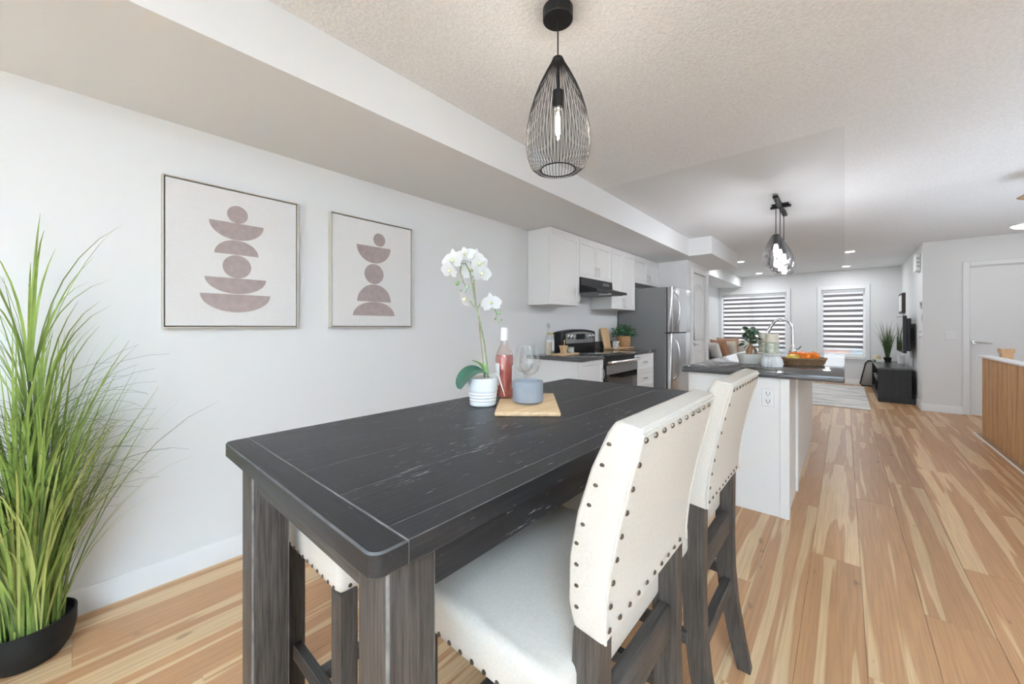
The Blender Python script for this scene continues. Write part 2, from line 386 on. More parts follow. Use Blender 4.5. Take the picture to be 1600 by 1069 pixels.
# baseboards
def baseprof(d, z0=0.):
    return [(0, z0), (d*.95, z0), (d*.95, .068), (d*.75, .074), (d*.75, .086), (d*.45, .094), (d*.3, .105), (0, .106)]
m = M(); m.prism([(YL-a, z) for a, z in baseprof(.016)], 'yz', X0, 3.08); struct('baseboard_left', m, TRIMW)
m = M(); m.prism([(XF-a, z) for a, z in baseprof(.016)], 'xz', -.839, .915); m.prism([(XF+.05-a, z) for a, z in baseprof(.016)], 'xz', .916, YL); struct('baseboard_back', m, TRIMW)
m = M(); m.prism([(-.855+a, z) for a, z in baseprof(.016)], 'yz', 8.13-.016, XF); m.prism([(8.13-a, z) for a, z in baseprof(.016)], 'xz', -1.235, -.855+.016); struct('baseboard_right', m, TRIMW)

# windows at the far wall: casing, frame, pane, sill
def window(name, y0, y1, z0, z1, xw, label, mull=None):
    t = thing(name, label, None, (xw, (y0+y1)/2, z0), kind='structure')
    m = M()
    for a, b_, c, d in ((y0-.075, y0, z0-.07, z1+.085), (y1, y1+.075, z0-.07, z1+.085), (y0, y1, z1, z1+.085)): m.box(xw-.02, xw, a, b_, c, d, .004)
    m.build('casing', TRIMW, t)
    M().box(xw-.03, xw, y0, y1, z0-.07, z0, .004).build('sill', TRIMW, t)
    m = M()
    for a, b_, c, d in ((y0, y0+.04, z0, z1), (y1-.04, y1, z0, z1), (y0+.04, y1-.04, z0, z0+.05), (y0+.04, y1-.04, z1-.05, z1)): m.box(xw+.09, xw+.14, a, b_, c, d)
    if mull: m.box(xw+.09, xw+.14, mull-.03, mull+.03, z0+.05, z1-.05)
    m.build('window_frame', TRIMW, t)
    M().box(xw+.112, xw+.118, y0+.04, y1-.04, z0+.05, z1-.05).build('pane', PANE, t)
window('window_1', 1.03, 2.38, .60, 2.03, XF+.05, 'wide window over the sofa', 1.72)
window('window_2', -.32, .39, .60, 2.03, XF, 'narrow window beside the television')
# patio door behind the camera (it lights the dining end)
t = thing('window_3', 'sliding patio door behind the viewpoint', None, (X0-.1, .1, .12), kind='structure')
m = M()
for a, b_ in ((-2.0, -1.92), (.06, .14), (2.12, 2.2)): m.box(X0-.1, X0-.04, a, b_, .12, 2.36)
m.box(X0-.1, X0-.04, -1.92, 2.12, .12, .2); m.box(X0-.1, X0-.04, -1.92, 2.12, 2.28, 2.36); m.build('window_frame', TRIMW, t)

# pantry door (faces the island)
t = thing('door_1', 'white arched-panel pantry door', None, (6.55, 1.78, 0), kind='structure')
M().box(6.195, 6.905, 1.765, 1.80, .008, 2.055, .003).build('door_slab', DOORW, t)
def outline_panel(x0, x1, z0, z1, arch, name):
    pts = [(x0, z0), (x1, z0), (x1, z1)]
    if arch:
        n = 14
        pts += [(x1+(x0-x1)*k/n, z1 + arch*math.sin(PI*k/n)**1.5) for k in range(1, n)]
    pts.append((x0, z1))
    M().tube([(p[0], 1.763, p[1]) for p in pts], .013, 6, closed=True).build(name, DOORW, t)
    cx, cz = (x0+x1)/2, (z0+z1)/2
    M().prism([(cx+(p[0]-cx)*.84, cz+(p[1]-cz)*(.9 if z1-z0 > .6 else .8)) for p in pts], 'xz', 1.757, 1.767, .004).build('raised_panel', DOORW, t)
outline_panel(6.30, 6.80, 1.02, 1.80, .10, 'panel_molding'); outline_panel(6.30, 6.80, .20, .84, 0, 'panel_molding')
m = M()
for a, b_, c, d in ((6.11, 6.19, 0, 2.14), (6.91, 6.99, 0, 2.14), (6.19, 6.91, 2.06, 2.14)): m.box(a, b_, 1.732, 1.75, c, d, .005)
m.build('casing', TRIMW, t)
h = M().cyl((6.26, 1.735, .95), .026, .03, 16, 'y').build('lever_handle', NICKEL, t)
M().tube([(6.26, 1.745, .95), (6.26, 1.715, .95), (6.28, 1.705, .95), (6.36, 1.703, .952)], [.009, .009, .009, .007], 8).build('lever', NICKEL, h)
# plain door by the stairs
t = thing('door_2', 'plain white slab door by the stairs', None, (8.13, -1.72, 0), kind='structure')
M().box(8.15, 8.19, -2.125, -1.305, .012, 2.05, .003).build('door_slab', DOORW, t)
m = M()
for a, b_, c, d in ((-1.30, -1.235, 0, 2.125), (-2.195, -2.13, 0, 2.125), (-2.13, -1.30, 2.06, 2.125)): m.box(8.11, 8.13, a, b_, c, d, .005)
m.build('casing', TRIMW, t)
m = M().box(8.13, 8.25, -1.305, -1.30, 0, 2.06).box(8.13, 8.25, -2.13, -2.125, 0, 2.06).box(8.13, 8.25, -2.125, -1.305, 2.05, 2.06); m.build('jamb', TRIMW, t)
h = M().cyl((8.105, -1.345, 1.01), .028, .045, 16, 'x').build('lever_handle', NICKEL, t)
M().tube([(8.11, -1.345, 1.01), (8.085, -1.35, 1.012), (8.08, -1.38, 1.012), (8.085, -1.49, .998)], [.012, .013, .013, .006], 8).build('lever', NICKEL, h)
M().box(8.146, 8.151, -1.309, -1.303, .96, 1.06).build('strike_plate', NICKEL, t)
# floor edge at the stairs
struct('trim_1', M().box(3.0, 6.78, -1.125, -1.11, 0, .012, .003), TRIMW, 'thin white floor edge strip beside the wooden stair guard')
struct('trim_2', M().box(3.0, 6.78, -1.168, -1.126, 0, .008), grain('nosing_wood', (.32, .2, .11), (.42, .27, .15), 'x', 60), 'wooden floor nosing strip at the stair guard')

# slatted stair guard
t = thing('stair_guard', 'warm wooden vertical-slat stair guard with a thin white cap', 'railing', (5.0, -1.2, 0))
M().box(3.0, 6.74, -1.235, -1.195, 0, .878).build('backing', plain('slat_gap_shade', (.16, .08, .035), .6), t)  # backing coloured dark so the gaps between slats look shaded
sl = M(); sw = .15
sl.prism([(-sw/2+.003, 0), (sw/2-.003, 0), (sw/2-.010, .016), (sw/4, .033), (0, .040), (-sw/4, .033), (-sw/2+.010, .016)], 'xy', 0, .872)
slm = mesh_only(sl, 'slat', OAK)
k = 0; x = 6.74-sw/2
while x > 3.0:
    inst('slat', slm, t, (x, -1.196, .006)); x -= sw
M().box(3.0, 6.78, -1.25, -1.145, .878, .90, .004).build('cap', TRIMW, t)
t = thing('newel_post', 'dark wooden newel post cap rising behind the stair guard', 'post', (6.72, -1.335, 0))
M().box(6.67, 6.77, -1.375, -1.295, 0, .94, .003).build('post', OAK, t)
M().prism([(-.05, 0), (.05, 0), (.066, .03), (.066, .045), (-.066, .045), (-.066, .03)], 'xz', -.05, .05).build('cap_block', OAK, t).location = (0, 0, .935)
bpy.data.objects['cap_block'].location = Vector((6.72, -1.335, .935)) - Vector((0, 0, 0)) - Vector((0, 0, 0))

# neighbouring house seen through the blinds
t = thing('neighbour_house', 'red brick house across the street seen through the blinds', 'house', (24, 3, -3))
BRICK = plain('far_brick', (.56, .30, .25), .9, noise=.2, nscale=3)
M().box(24, 30, -14, 16, -3, 4.2).build('wall', BRICK, t)
hw = mesh_only(M().box(-.06, .05, -.8, .8, -.9, .9), 'house_window', plain('far_window', (.25, .32, .38), .2))
for yy in (-9, -5, -1, 3, 7, 11):
    for zz in (-.6, 2.6): inst('house_window', hw, t, (23.98, yy, zz))
M().prism([(23.6, 4.2), (30.4, 4.2), (27, 6.4)], 'xz', -14.4, 16.4).build('roof', plain('far_roof', (.22, .21, .21), .9), t)

# ------------------------------------------------------------------ zebra blinds
SHEER = node_mat('sheer_blind')
def sheer():
    m, nt, b = SHEER; nt.nodes.remove(b); out = nt.nodes['Material Output']
    tr = N(nt, 'ShaderNodeBsdfTransparent'); tl = N(nt, 'ShaderNodeBsdfTranslucent'); tl.inputs[0].default_value = (.72, .72, .72, 1)
    df = N(nt, 'ShaderNodeBsdfDiffuse'); df.inputs[0].default_value = (.85, .85, .85, 1)
    m1 = N(nt, 'ShaderNodeMixShader'); m1.inputs[0].default_value = .35; L(nt, tl.outputs[0], m1.inputs[1]); L(nt, df.outputs[0], m1.inputs[2])
    m2 = N(nt, 'ShaderNodeMixShader'); m2.inputs[0].default_value = .5; L(nt, tr.outputs[0], m2.inputs[1]); L(nt, m1.outputs[0], m2.inputs[2]); L(nt, m2.outputs[0], out.inputs[0])
    return m
SHEER = sheer()
BAND = plain('grey_blind_band', (.24, .225, .23), .9)
def blind(y0, y1, ztop, zbot, xw, n, label):
    t = thing('zebra_blind', label, 'blind', (xw, (y0+y1)/2, ztop), 'zebra blinds on the far windows')
    M().box(xw-.005, xw+.06, y0+.003, y1-.003, ztop-.06, ztop, .006).build('headrail', plain('blind_rail', (.55, .55, .55), .4), t)
    M().box(xw+.034, xw+.036, y0+.03, y1-.03, zbot, ztop-.06).build('sheer_fabric', SHEER, t)
    pitch = (ztop-.06-zbot-.03)/n; bm_ = mesh_only(M().box(-.0015, .0015, -(y1-y0)/2+.03, (y1-y0)/2-.03, -pitch*.255, pitch*.255), 'fabric_band', BAND)
    for k in range(n): inst('fabric_band', bm_, t, (xw+.03, (y0+y1)/2, ztop-.06-pitch*(k+.62)))
    M().box(xw+.026, xw+.042, y0+.03, y1-.03, zbot-.02, zbot, .003).build('bottom_bar', plain('blind_bar', (.7, .7, .7), .4), t)
blind(1.03, 2.38, 2.03, .66, XF+.05, 12, 'wide grey zebra blind over the window behind the sofa')
blind(-.32, .39, 2.03, .72, XF, 11, 'narrow grey zebra blind over the window beside the television')

# ------------------------------------------------------------------ kitchen: wall cabinets
def bow_handle(parent, x, y, z0, z1, name='handle', horizontal=None):
    m = M()
    if horizontal: pts = [(x-horizontal, y, z0), (x-horizontal, y-.018, z0), (x, y-.026, z0-.004), (x+horizontal, y-.018, z0), (x+horizontal, y, z0)]
    else: pts = [(x, y, z0), (x, y-.018, z0+.006), (x, y-.027, (z0+z1)/2), (x, y-.018, z1-.006), (x, y, z1)]
    m.tube(pts, .005, 6)
    return m.build(name, NICKEL, parent)
UF = 2.166
def wall_cab(x0, x1, z0, z1, doors, label):
    t = thing('wall_cabinet', label, 'cabinet', ((x0+x1)/2, 2.31, z0))
    M().box(x0, x1, UF+.02, YL-.002, z0, z1, .001).build('body', CABSIDE, t)
    w_ = (x1-x0)/doors
    for k in range(doors):
        a, b_ = x0+w_*k+.003, x0+w_*(k+1)-.003
        d = M().panel(a, b_, z0+.002, z1-.03, UF, .019, .058, .012).build('door', CABW, t)
        if doors == 1: hx = b_-.03
        else: hx = b_-.03 if k == 0 else a+.03
        bow_handle(d, hx, UF, z0+.035, z0+.135)
    M().box(x0, x1, UF+.004, UF+.02, z1-.03, z1).build('top_rail', CABW, t)
    return t
wall_cab(3.05, 3.59, 1.445, 2.205, 1, 'tall single-door cream wall cabinet nearest the dining table')
wall_cab(3.592, 4.34, 1.765, 2.205, 2, 'short two-door cream wall cabinet directly above the black range hood')
wall_cab(4.342, 5.045, 1.445, 2.205, 2, 'tall two-door cream wall cabinet between range hood and refrigerator')
wall_cab(5.047, 5.925, 1.83, 2.205, 2, 'shallow-height two-door cream wall cabinet above the refrigerator')
# hood
t = thing('range_hood', 'black under-cabinet range hood above the stove', 'range hood', (3.965, 2.2, 1.6))
M().prism([(2.445, 1.60), (2.445, 1.763), (2.15, 1.763), (2.15, 1.675), (1.96, 1.625), (1.96, 1.600)], 'yz', 3.598, 4.334, .003).build('housing', BLACKP, t)
M().box(4.08, 4.24, 2.146, 2.151, 1.705, 1.735).build('control_panel', plain('hood_panel', (.10, .11, .12), .3), t)
lm = mesh_only(M().cyl((0, 0, 0), .075, .012, 20), 'lamp_lens', plain('hood_lens', (.7, .7, .7), .3))
inst('lamp_lens', lm, t, (3.965, 2.06, 1.589))
M().box(3.63, 4.30, 2.0, 2.42, 1.592, 1.601).build('filter', plain('hood_filter', (.08, .08, .08), .4, metal=.6), t)

# base cabinets
def base_cab(x0, x1, label, drawers=0, side=True):
    t = thing('base_cabinet', label, 'cabinet', ((x0+x1)/2, 2.14, 0))
    M().box(x0, x1, 1.855, YL-.002, .10, .898, .001).build('body', CABSIDE, t)
    M().box(x0+.005, x1-.005, 1.91, 2.4, 0, .10).build('plinth', CABSIDE, t)
    if drawers:
        hgt = (.895-.11)/drawers
        for k in range(drawers):
            d = M().panel(x0+.003, x1-.003, .11+hgt*k+.002, .11+hgt*(k+1)-.002, 1.835, .019, .04, .010).build('drawer', CABW, t)
            bow_handle(d, (x0+x1)/2, 1.835, .11+hgt*(k+.5), 0, horizontal=.045)
    else:
        d = M().panel(x0+.003, x1-.003, .112, .895, 1.835, .019, .058, .012).build('door', CABW, t)
        bow_handle(d, x1-.03, 1.835, .70, .80)
base_cab(3.05, 3.50, 'cream base cabinet with one door on the dining side of the range')
base_cab(4.27, 4.84, 'cream base cabinet with four drawers between range and refrigerator', 4)
tag(M().box(3.02, 3.502, 1.815, YL-.002, .898, .935, .006, 2).build('countertop', COUNTER), 'short dark grey countertop on the dining side of the range', 'countertop')
t = thing('countertop', 'short dark grey countertop between range and refrigerator', 'countertop', (4.57, 2.13, .9))
M().box(4.268, 4.875, 1.815, YL-.002, .898, .935, .006, 2).build('slab', COUNTER, t)
M().box(4.268, 4.875, YL-.022, YL-.002, .935, 1.03, .003).build('backsplash', COUNTER, t)

# range
t = thing('range', 'black and stainless freestanding electric range', 'range', (3.885, 2.12, 0))
RX0, RX1 = 3.507, 4.262
M().box(RX0, RX1, 1.84, YL-.01, .02, .915, .003).build('body', BLACKP, t)
M().box(RX0, RX1, 1.80, YL-.1, .915, .937, .005, 2).build('cooktop', BGLASS, t)
d = M().box(RX0+.004, RX1-.004, 1.802, 1.838, .20, .83, .004).build('oven_door', BGLASS, t)
M().box(RX0+.006, RX1-.006, 1.797, 1.806, .735, .828, .002).build('door_strip', STEELG, d)
M().box(RX0+.14, RX1-.14, 1.798, 1.803, .33, .66, .002).build('oven_window', plain('oven_window', (.03, .03, .033), .12), d)
M().tube([(RX0+.03, 1.80, .855), (RX0+.035, 1.765, .86), (RX0+.08, 1.752, .86), (RX1-.08, 1.752, .86), (RX1-.035, 1.765, .86), (RX1-.03, 1.80, .855)], .016, 8).build('door_handle', plain('range_handle', (.75, .75, .76), .22, metal=1.), d)
M().box(RX0+.004, RX1-.004, 1.802, 1.838, .04, .19, .004).build('storage_drawer', STEELG, t)
def guard(x0, x1, z0, z1, cr):
    n = 14
    return [(x0, z0), (x1, z0)] + [(x1+(x0-x1)*k/n, z1+cr*math.sin(PI*k/n)) for k in range(n+1)]
g = M().prism(guard(RX0, RX1, .93, 1.165, .028), 'xz', 2.345, 2.438, .01, 2).build('backguard', BLACKP, t)
M().prism(guard(RX0+.09, RX1-.045, 1.03, 1.145, .02), 'xz', 2.337, 2.35, .003).build('control_panel', STEELG, g)
M().box(3.80, 4.04, 2.331, 2.34, 1.075, 1.14, .002).build('display', BGLASS, g)
for kx in (3.645, 3.715, 4.115, 4.185):
    M().lathe([(.026, 0), (.026, -.008), (.018, -.012), (.016, -.03), (.0, -.031)], (kx, 2.338, 1.11), 16, 'y').build('knob', CHROME, g)

# refrigerator
t = thing('refrigerator', 'top-freezer refrigerator with grey sides and stainless doors', 'refrigerator', (5.46, 2.05, 0))
FX0, FX1 = 5.08, 5.86
M().box(FX0, FX1, 1.76, YL-.02, .03, 1.745, .006).build('body', GREYSIDE, t)
M().box(FX0+.004, FX1-.004, 1.745, 1.762, .05, 1.74).build('gasket', plain('gasket', (.06, .06, .06), .7), t)
def fr_door(z0, z1, hz0, hz1, name):
    d = M().prism([(FX0+.002, 1.745), (FX0+.002, 1.70), (FX0+.02, 1.682), (FX0+.25, 1.672), (FX1-.25, 1.672), (FX1-.02, 1.682), (FX1-.002, 1.70), (FX1-.002, 1.745)], 'xy', z0, z1, .004).build(name, STEEL, t)
    pts = [(FX0+.06, 1.69, hz0)] + [(FX0+.06, 1.672-.02-.045*math.sin(PI*k/8), hz0+(hz1-hz0)*k/8) for k in range(1, 8)] + [(FX0+.06, 1.69, hz1)]
    M().tube(pts, .011, 8).build('handle', plain('fridge_handle', (.55, .55, .56), .3, metal=1.), d)
fr_door(1.15, 1.745, 1.19, 1.68, 'freezer_door'); fr_door(.06, 1.135, .52, 1.09, 'fridge_door')
M().box(FX0, FX0+.1, 1.70, 1.79, 1.136, 1.149).build('hinge', BLACKP, t)

# things on the kitchen counters
t = thing('oil_bottle', 'tall clear glass oil bottle with a stopper on the kitchen counter', 'bottle', (3.13, 2.25, .935))
M().lathe([(.033, 0), (.036, .01), (.036, .17), (.03, .20), (.013, .225), (.012, .26), (.016, .265), (.016, .275)], (3.13, 2.25, .935), 16).build('bottle_glass', GLASS, t)
M().lathe([(.032, .004), (.033, .012), (.033, .13)], (3.13, 2.25, .935), 14).build('oil', plain('pale_oil', (.62, .55, .42), .2), t)
M().ball((3.13, 2.25, 1.235), .02, (1, 1, 1.2)).build('stopper', clear('stopper_glass', (.9, .92, .92), .2, .8), t)
t = thing('storage_bottle', 'clear bottle with printed white label and black swing clasp beside the oil bottle', 'bottle', (3.24, 2.305, .935))
M().lathe([(.04, 0), (.043, .01), (.043, .14), (.036, .18), (.03, .195), (.03, .205)], (3.24, 2.305, .935), 16).build('bottle_glass', GLASS, t)
M().lathe([(.0435, .04), (.0435, .15)], (3.24, 2.305, .935), 16).build('paper_label', PAPER, t)
M().cyl((3.24, 2.305, 1.14), .032, .022, 16).build('lid', plain('yellow_lid', (.55, .47, .16), .5), t)
M().tube([(3.27, 2.285, 1.16), (3.29, 2.265, 1.14), (3.295, 2.26, 1.05), (3.288, 2.27, 1.0)], .005, 6).build('clasp', BLACKP, t)
tag(M().box(3.12, 3.45, 2.08, 2.22, .935, .952, .006, 2).build('wooden_tray', BAMBOO), 'small light wooden tray at the counter front beside the range', 'tray')
t = thing('wooden_cup', 'carved light wooden cup on the small wooden tray', 'cup', (3.24, 2.14, .952))
M().lathe([(.034, 0), (.03, .02), (.036, .055), (.044, .08), (.04, .08), (.03, .05)], (3.24, 2.14, .952), 12, ribs=8, ribd=.08).build('cup', LIGHTWOOD, t)
M().tube([(3.25, 2.14, 1.0), (3.27, 2.15, 1.07), (3.275, 2.152, 1.085)], [.005, .005, .008], 6).build('spoon', LIGHTWOOD, t)
t = thing('glass_jar', 'small lidded glass jar at the end of the wooden tray', 'jar', (3.39, 2.15, .952))
M().lathe([(.03, 0), (.034, .006), (.034, .045)], (3.39, 2.15, .952), 16).build('jar', plain('milky_jar', (.70, .70, .66), .2), t)
M().cyl((3.39, 2.15, .998), .035, .012, 16).build('lid', plain('jar_lid', (.45, .48, .46), .3), t)
# right counter
t = thing('cutting_board', 'tapered wooden cutting board leaning on the backsplash', 'cutting board', (4.62, 2.36, .935))
o = M().prism([(-.075, 0), (.075, 0), (.085, .20), (.08, .265), (.03, .28), (-.03, .28), (-.08, .265), (-.085, .20)], 'xz', -.009, .009, .003).build('board', LIGHTWOOD, t)
o.rotation_euler = (-.22, 0, -.1); o.location = Vector((4.62, 2.36, .938)) - Vector((0, 0, 0))
o.parent = None; o.parent = t; o.location = (0, 0, .003)
for v in o.data.vertices: v.co += Vector((4.62, 2.36, .935))
hb = M().cyl((0, -.0125, .235), .012, .003, 12, 'y'); hb.build('hang_hole', plain('dark_hole', (.62, .6, .56), .8), None); hh = bpy.data.objects['hang_hole']; hh.parent = o; hh['_o'] = (0, 0, 0)
tag(M().box(4.44, 5.04, 2.17, 2.33, .935, .95, .005).build('serving_board', LIGHTWOOD), 'flat wooden board under the potted fern by the refrigerator', 'serving board')
t = thing('potted_fern', 'bushy green plant in a woven basket pot beside the refrigerator', 'plant', (4.92, 2.28, .95))
M().lathe([(.068, 0), (.086, .02), (.096, .07), (.094, .125), (.088, .145), (.08, .145), (.08, .125)], (4.92, 2.28, .95), 20, ribs=20, ribd=.03).build('basket_pot', plain('tan_wicker', (.50, .28, .13), .8, noise=.35, nscale=90, bump=.8, bscale=120), t)
m = M()
for k in range(300):
    a = random.uniform(0, 2*PI); el = random.uniform(-.1, 1.5); L_ = random.uniform(.08, .19)
    d = Vector((math.cos(a)*math.cos(el), math.sin(a)*math.cos(el), math.sin(el)*.85)); p = Vector((4.92, 2.28, 1.10)) + d*L_
    p.x = min(p.x, 5.04); p.y = min(p.y, 2.41)
    s_ = random.uniform(.018, .032); u_ = d.cross(Vector((random.uniform(-1, 1), random.uniform(-1, 1), random.uniform(-1, 1)))).normalized()
    f_ = (d*.6+Vector((random.uniform(-1, 1), random.uniform(-1, 1), random.uniform(-.6, .6)))).normalized()
    q = [m.bm.verts.new(p - f_*s_), m.bm.verts.new(p + u_*s_*.45), m.bm.verts.new(p + f_*s_), m.bm.verts.new(p - u_*s_*.45)]; m.bm.faces.new(q)
m.build('foliage', GREENLEAF, t, kind='stuff', recalc=False)
# white decorative letters
cu = bpy.data.curves.new('letters', 'FONT'); cu.body = 'ESK'; cu.size = .125; cu.extrude = .006; cu.align_x = 'CENTER'
tmp = bpy.data.objects.new('letter_source', cu); COL.objects.link(tmp)
bpy.context.view_layer.update()
me = bpy.data.meshes.new_from_object(tmp.evaluated_get(bpy.context.evaluated_depsgraph_get())); me.name = 'letter_sign'
bpy.data.objects.remove(tmp); bpy.data.curves.remove(cu)
me.materials.clear(); me.materials.append(PAPER)
o = bpy.data.objects.new('letter_sign', me); COL.objects.link(o); o.location = (4.575, 2.215, .951); o.rotation_euler = (PI/2, 0, 0)
o.scale = (.85, 1, 1); tag(o, 'white freestanding decorative letters on the board before the cutting board', 'letters')

# ------------------------------------------------------------------ island
t = thing('kitchen_island', 'white kitchen island cabinet with a plain end panel', 'kitchen island', (4.2, .57, 0))
IX0, IX1, IY0, IY1 = 2.965, 5.42, .262, .865
M().box(IX0, IX0+.018, IY0+.05, IY1-.03, .0, .892).build('end_panel', CABSIDE, t)
M().box(IX0-.008, IX0+.06, IY0, IY0+.05, 0, .892, .002).build('corner_trim', CABSIDE, t)
M().box(IX0-.004, IX0+.06, IY1-.03, IY1, 0, .892, .002).build('corner_trim', CABSIDE, t)
M().box(IX0+.06, IX0+.55, IY0+.012, IY0+.03, 0, .892).build('side_panel', CABSIDE, t)
M().box(IX0+.55, IX0+.61, IY0-.002, IY0+.03, 0, .892, .002).build('side_trim', CABSIDE, t)
M().box(IX0+.61, IX1, IY0+.012, IY0+.03, .0, .892).build('side_panel', CABSIDE, t)
for k in range(4):
    a = IX0+.06+k*.6
    d = M().box(a+.003, min(a+.597, IX1), IY1-.02, IY1, .1, .885, .002).build('door', CABW, t)
M().box(IX1-.02, IX1, IY0+.03, IY1-.02, 0, .892).build('end_panel', CABSIDE, t)
M().box(IX0+.06, IX1-.02, IY0+.03, IY1-.02, .0, .1).build('plinth', CABSIDE, t)
SX0, SX1, SY0, SY1 = 4.70, 5.30, .49, .82
m = M(); m.box(2.93, SX0, .0, .905, .892, .93, .007, 2); m.box(SX1, 5.46, .0, .905, .892, .93, .007, 2); m.box(SX0, SX1, .0, SY0, .892, .93); m.box(SX0, SX1, SY1, .905, .892, .93)
tag(m.build('island_countertop', COUNTER), 'long dark grey countertop overhanging the white island', 'countertop')
t = thing('kitchen_sink', 'stainless steel sink set in the island countertop', 'sink', (5.0, .655, .93))
m = M()
for a in ((SX0-.015, SX1+.015, SY0-.015, SY0+.01), (SX0-.015, SX1+.015, SY1-.01, SY1+.015), (SX0-.015, SX0+.01, SY0+.01, SY1-.01), (SX1-.01, SX1+.015, SY0+.01, SY1-.01)): m.box(*a, .93, .933)
m.build('rim', STEEL, t)
m = M()
for a in ((SX0+.002, SX1-.002, SY0+.002, SY0+.01, .74, .93), (SX0+.002, SX1-.002, SY1-.01, SY1-.002, .74, .93), (SX0+.002, SX0+.01, SY0+.01, SY1-.01, .74, .93), (SX1-.01, SX1-.002, SY0+.01, SY1-.01, .74, .93), (SX0+.002, SX1-.002, SY0+.002, SY1-.002, .735, .742)): m.box(*a)
m.build('basin', STEEL, t)
t = thing('kitchen_faucet', 'chrome gooseneck kitchen faucet standing on the island', 'faucet', (5.05, .42, .93))
fy = .42
M().lathe([(.03, 0), (.032, .01), (.025, .03), (.024, .07), (.02, .085), (.016, .10)], (5.05, fy, .93), 20).build('base', CHROME, t)
pts = [(5.05, fy, 1.0), (5.05, fy, 1.19)] + [(5.05, fy+.098-.098*math.cos(PI*k/12*.86), 1.19+.115*math.sin(PI*k/12*.86)) for k in range(1, 13)]
M().tube(pts, .0145, 12).build('gooseneck', CHROME, t)
e = Vector(pts[-1]); d = (e-Vector(pts[-2])).normalized()
M().tube([e, e+d*.03, e+d*.035, e+d*.085], [.015, .015, .02, .022], 12).build('spray_head', CHROME, t)
M().tube([(5.05, fy-.02, .985), (5.04, fy-.05, .99), (5.02, fy-.075, 1.02)], [.012, .008, .007], 8).build('lever', CHROME, t)
M().ball((5.05, fy, .965), .037, (1, 1, .8)).build('valve_body', CHROME, t)
# electrical outlet on the island end
t = thing('wall_outlet', 'white electrical outlet on the end of the island', 'outlet', (2.982, .375, .76))
ox = IX0
M().box(ox-.006, ox, .342, .410, .702, .818, .003).build('cover_plate', plain('outlet_plate', (.86, .86, .85), .3), t)
for zz in (.735, .785):
    r_ = M().box(ox-.008, ox-.005, .358, .394, zz-.018, zz+.018, .004, 2).build('receptacle', plain('outlet_face', (.83, .83, .82), .3), t)
    m = M(); m.box(ox-.0085, ox-.0075, .365, .368, zz-.004, zz+.010); m.box(ox-.0085, ox-.0075, .383, .386, zz-.004, zz+.010); m.box(ox-.0085, ox-.0075, .373, .379, zz-.013, zz-.007)
    m.build('slot', BLACKP, r_)

# bonsai on the island
t = thing('bonsai', 'small ginseng bonsai tree in an oval cream pot on the island', 'plant', (3.52, .555, .93))
bx, by = 3.52, .555; RZ = TH-PI/2
M().lathe([(.085, 0), (.09, .004), (.112, .08), (.106, .08), (.10, .07)], (bx, by, .93), 28, sx=1, sy=.72, rot=RZ).build('pot', CREAMCER, t)
M().lathe([(.10, .0), (.0, .004)], (bx, by, 1.0), 24, sx=1, sy=.7, rot=RZ).build('soil', SOIL, t)
TRUNK = plain('bonsai_bark', (.36, .20, .10), .7, noise=.3, nscale=40)
ru = Vector((math.sin(TH), -math.cos(TH), 0)); fu = Vector((math.cos(TH), math.sin(TH), 0))
def rel(c, r, z, f=0): return Vector(c) + ru*r + fu*f + Vector((0, 0, z))
bc = (bx, by, 1.0)
m = M(); m.tube([rel(bc, -.02, 0), rel(bc, -.022, .025), rel(bc, -.012, .055), rel(bc, -.004, .085), rel(bc, -.004, .12)], [.020, .024, .018, .010, .007], 10)
m.tube([rel(bc, .032, 0), rel(bc, .036, .02), rel(bc, .024, .045), rel(bc, .004, .062)], [.014, .011, .010, .011], 8)
m.tube([rel(bc, -.004, .10), rel(bc, -.03, .15)], [.006, .003], 6); m.tube([rel(bc, -.004, .10), rel(bc, .04, .14)], [.006, .003], 6)
m.build('trunk', TRUNK, t)
lf = M(); q = [lf.bm.verts.new(p) for p in ((0, 0, 0), (.008, .011, .002), (.021, .009, .002), (.029, 0, -.003), (.021, -.009, .002), (.008, -.011, .002))]; c_ = lf.bm.verts.new((.014, 0, -.001))
for k in range(6): lf.bm.faces.new((q[k], q[(k+1) % 6], c_))
LEAFM = mesh_only(lf, 'leaf', plain('bonsai_leaf', (.07, .14, .075), .35, noise=.3, nscale=50), 0)
for k in range(58):
    a = random.uniform(0, 2*PI); rr = random.uniform(.01, .064)
    p = rel(bc, rr*math.cos(a), random.uniform(.09, .21) - rr*.25, rr*.8*math.sin(a))
    inst('leaf', LEAFM, t, p, (random.uniform(-.6, .6), random.uniform(-.7, .7), random.uniform(0, 2*PI)), (random.uniform(1.25, 1.9),)*3)

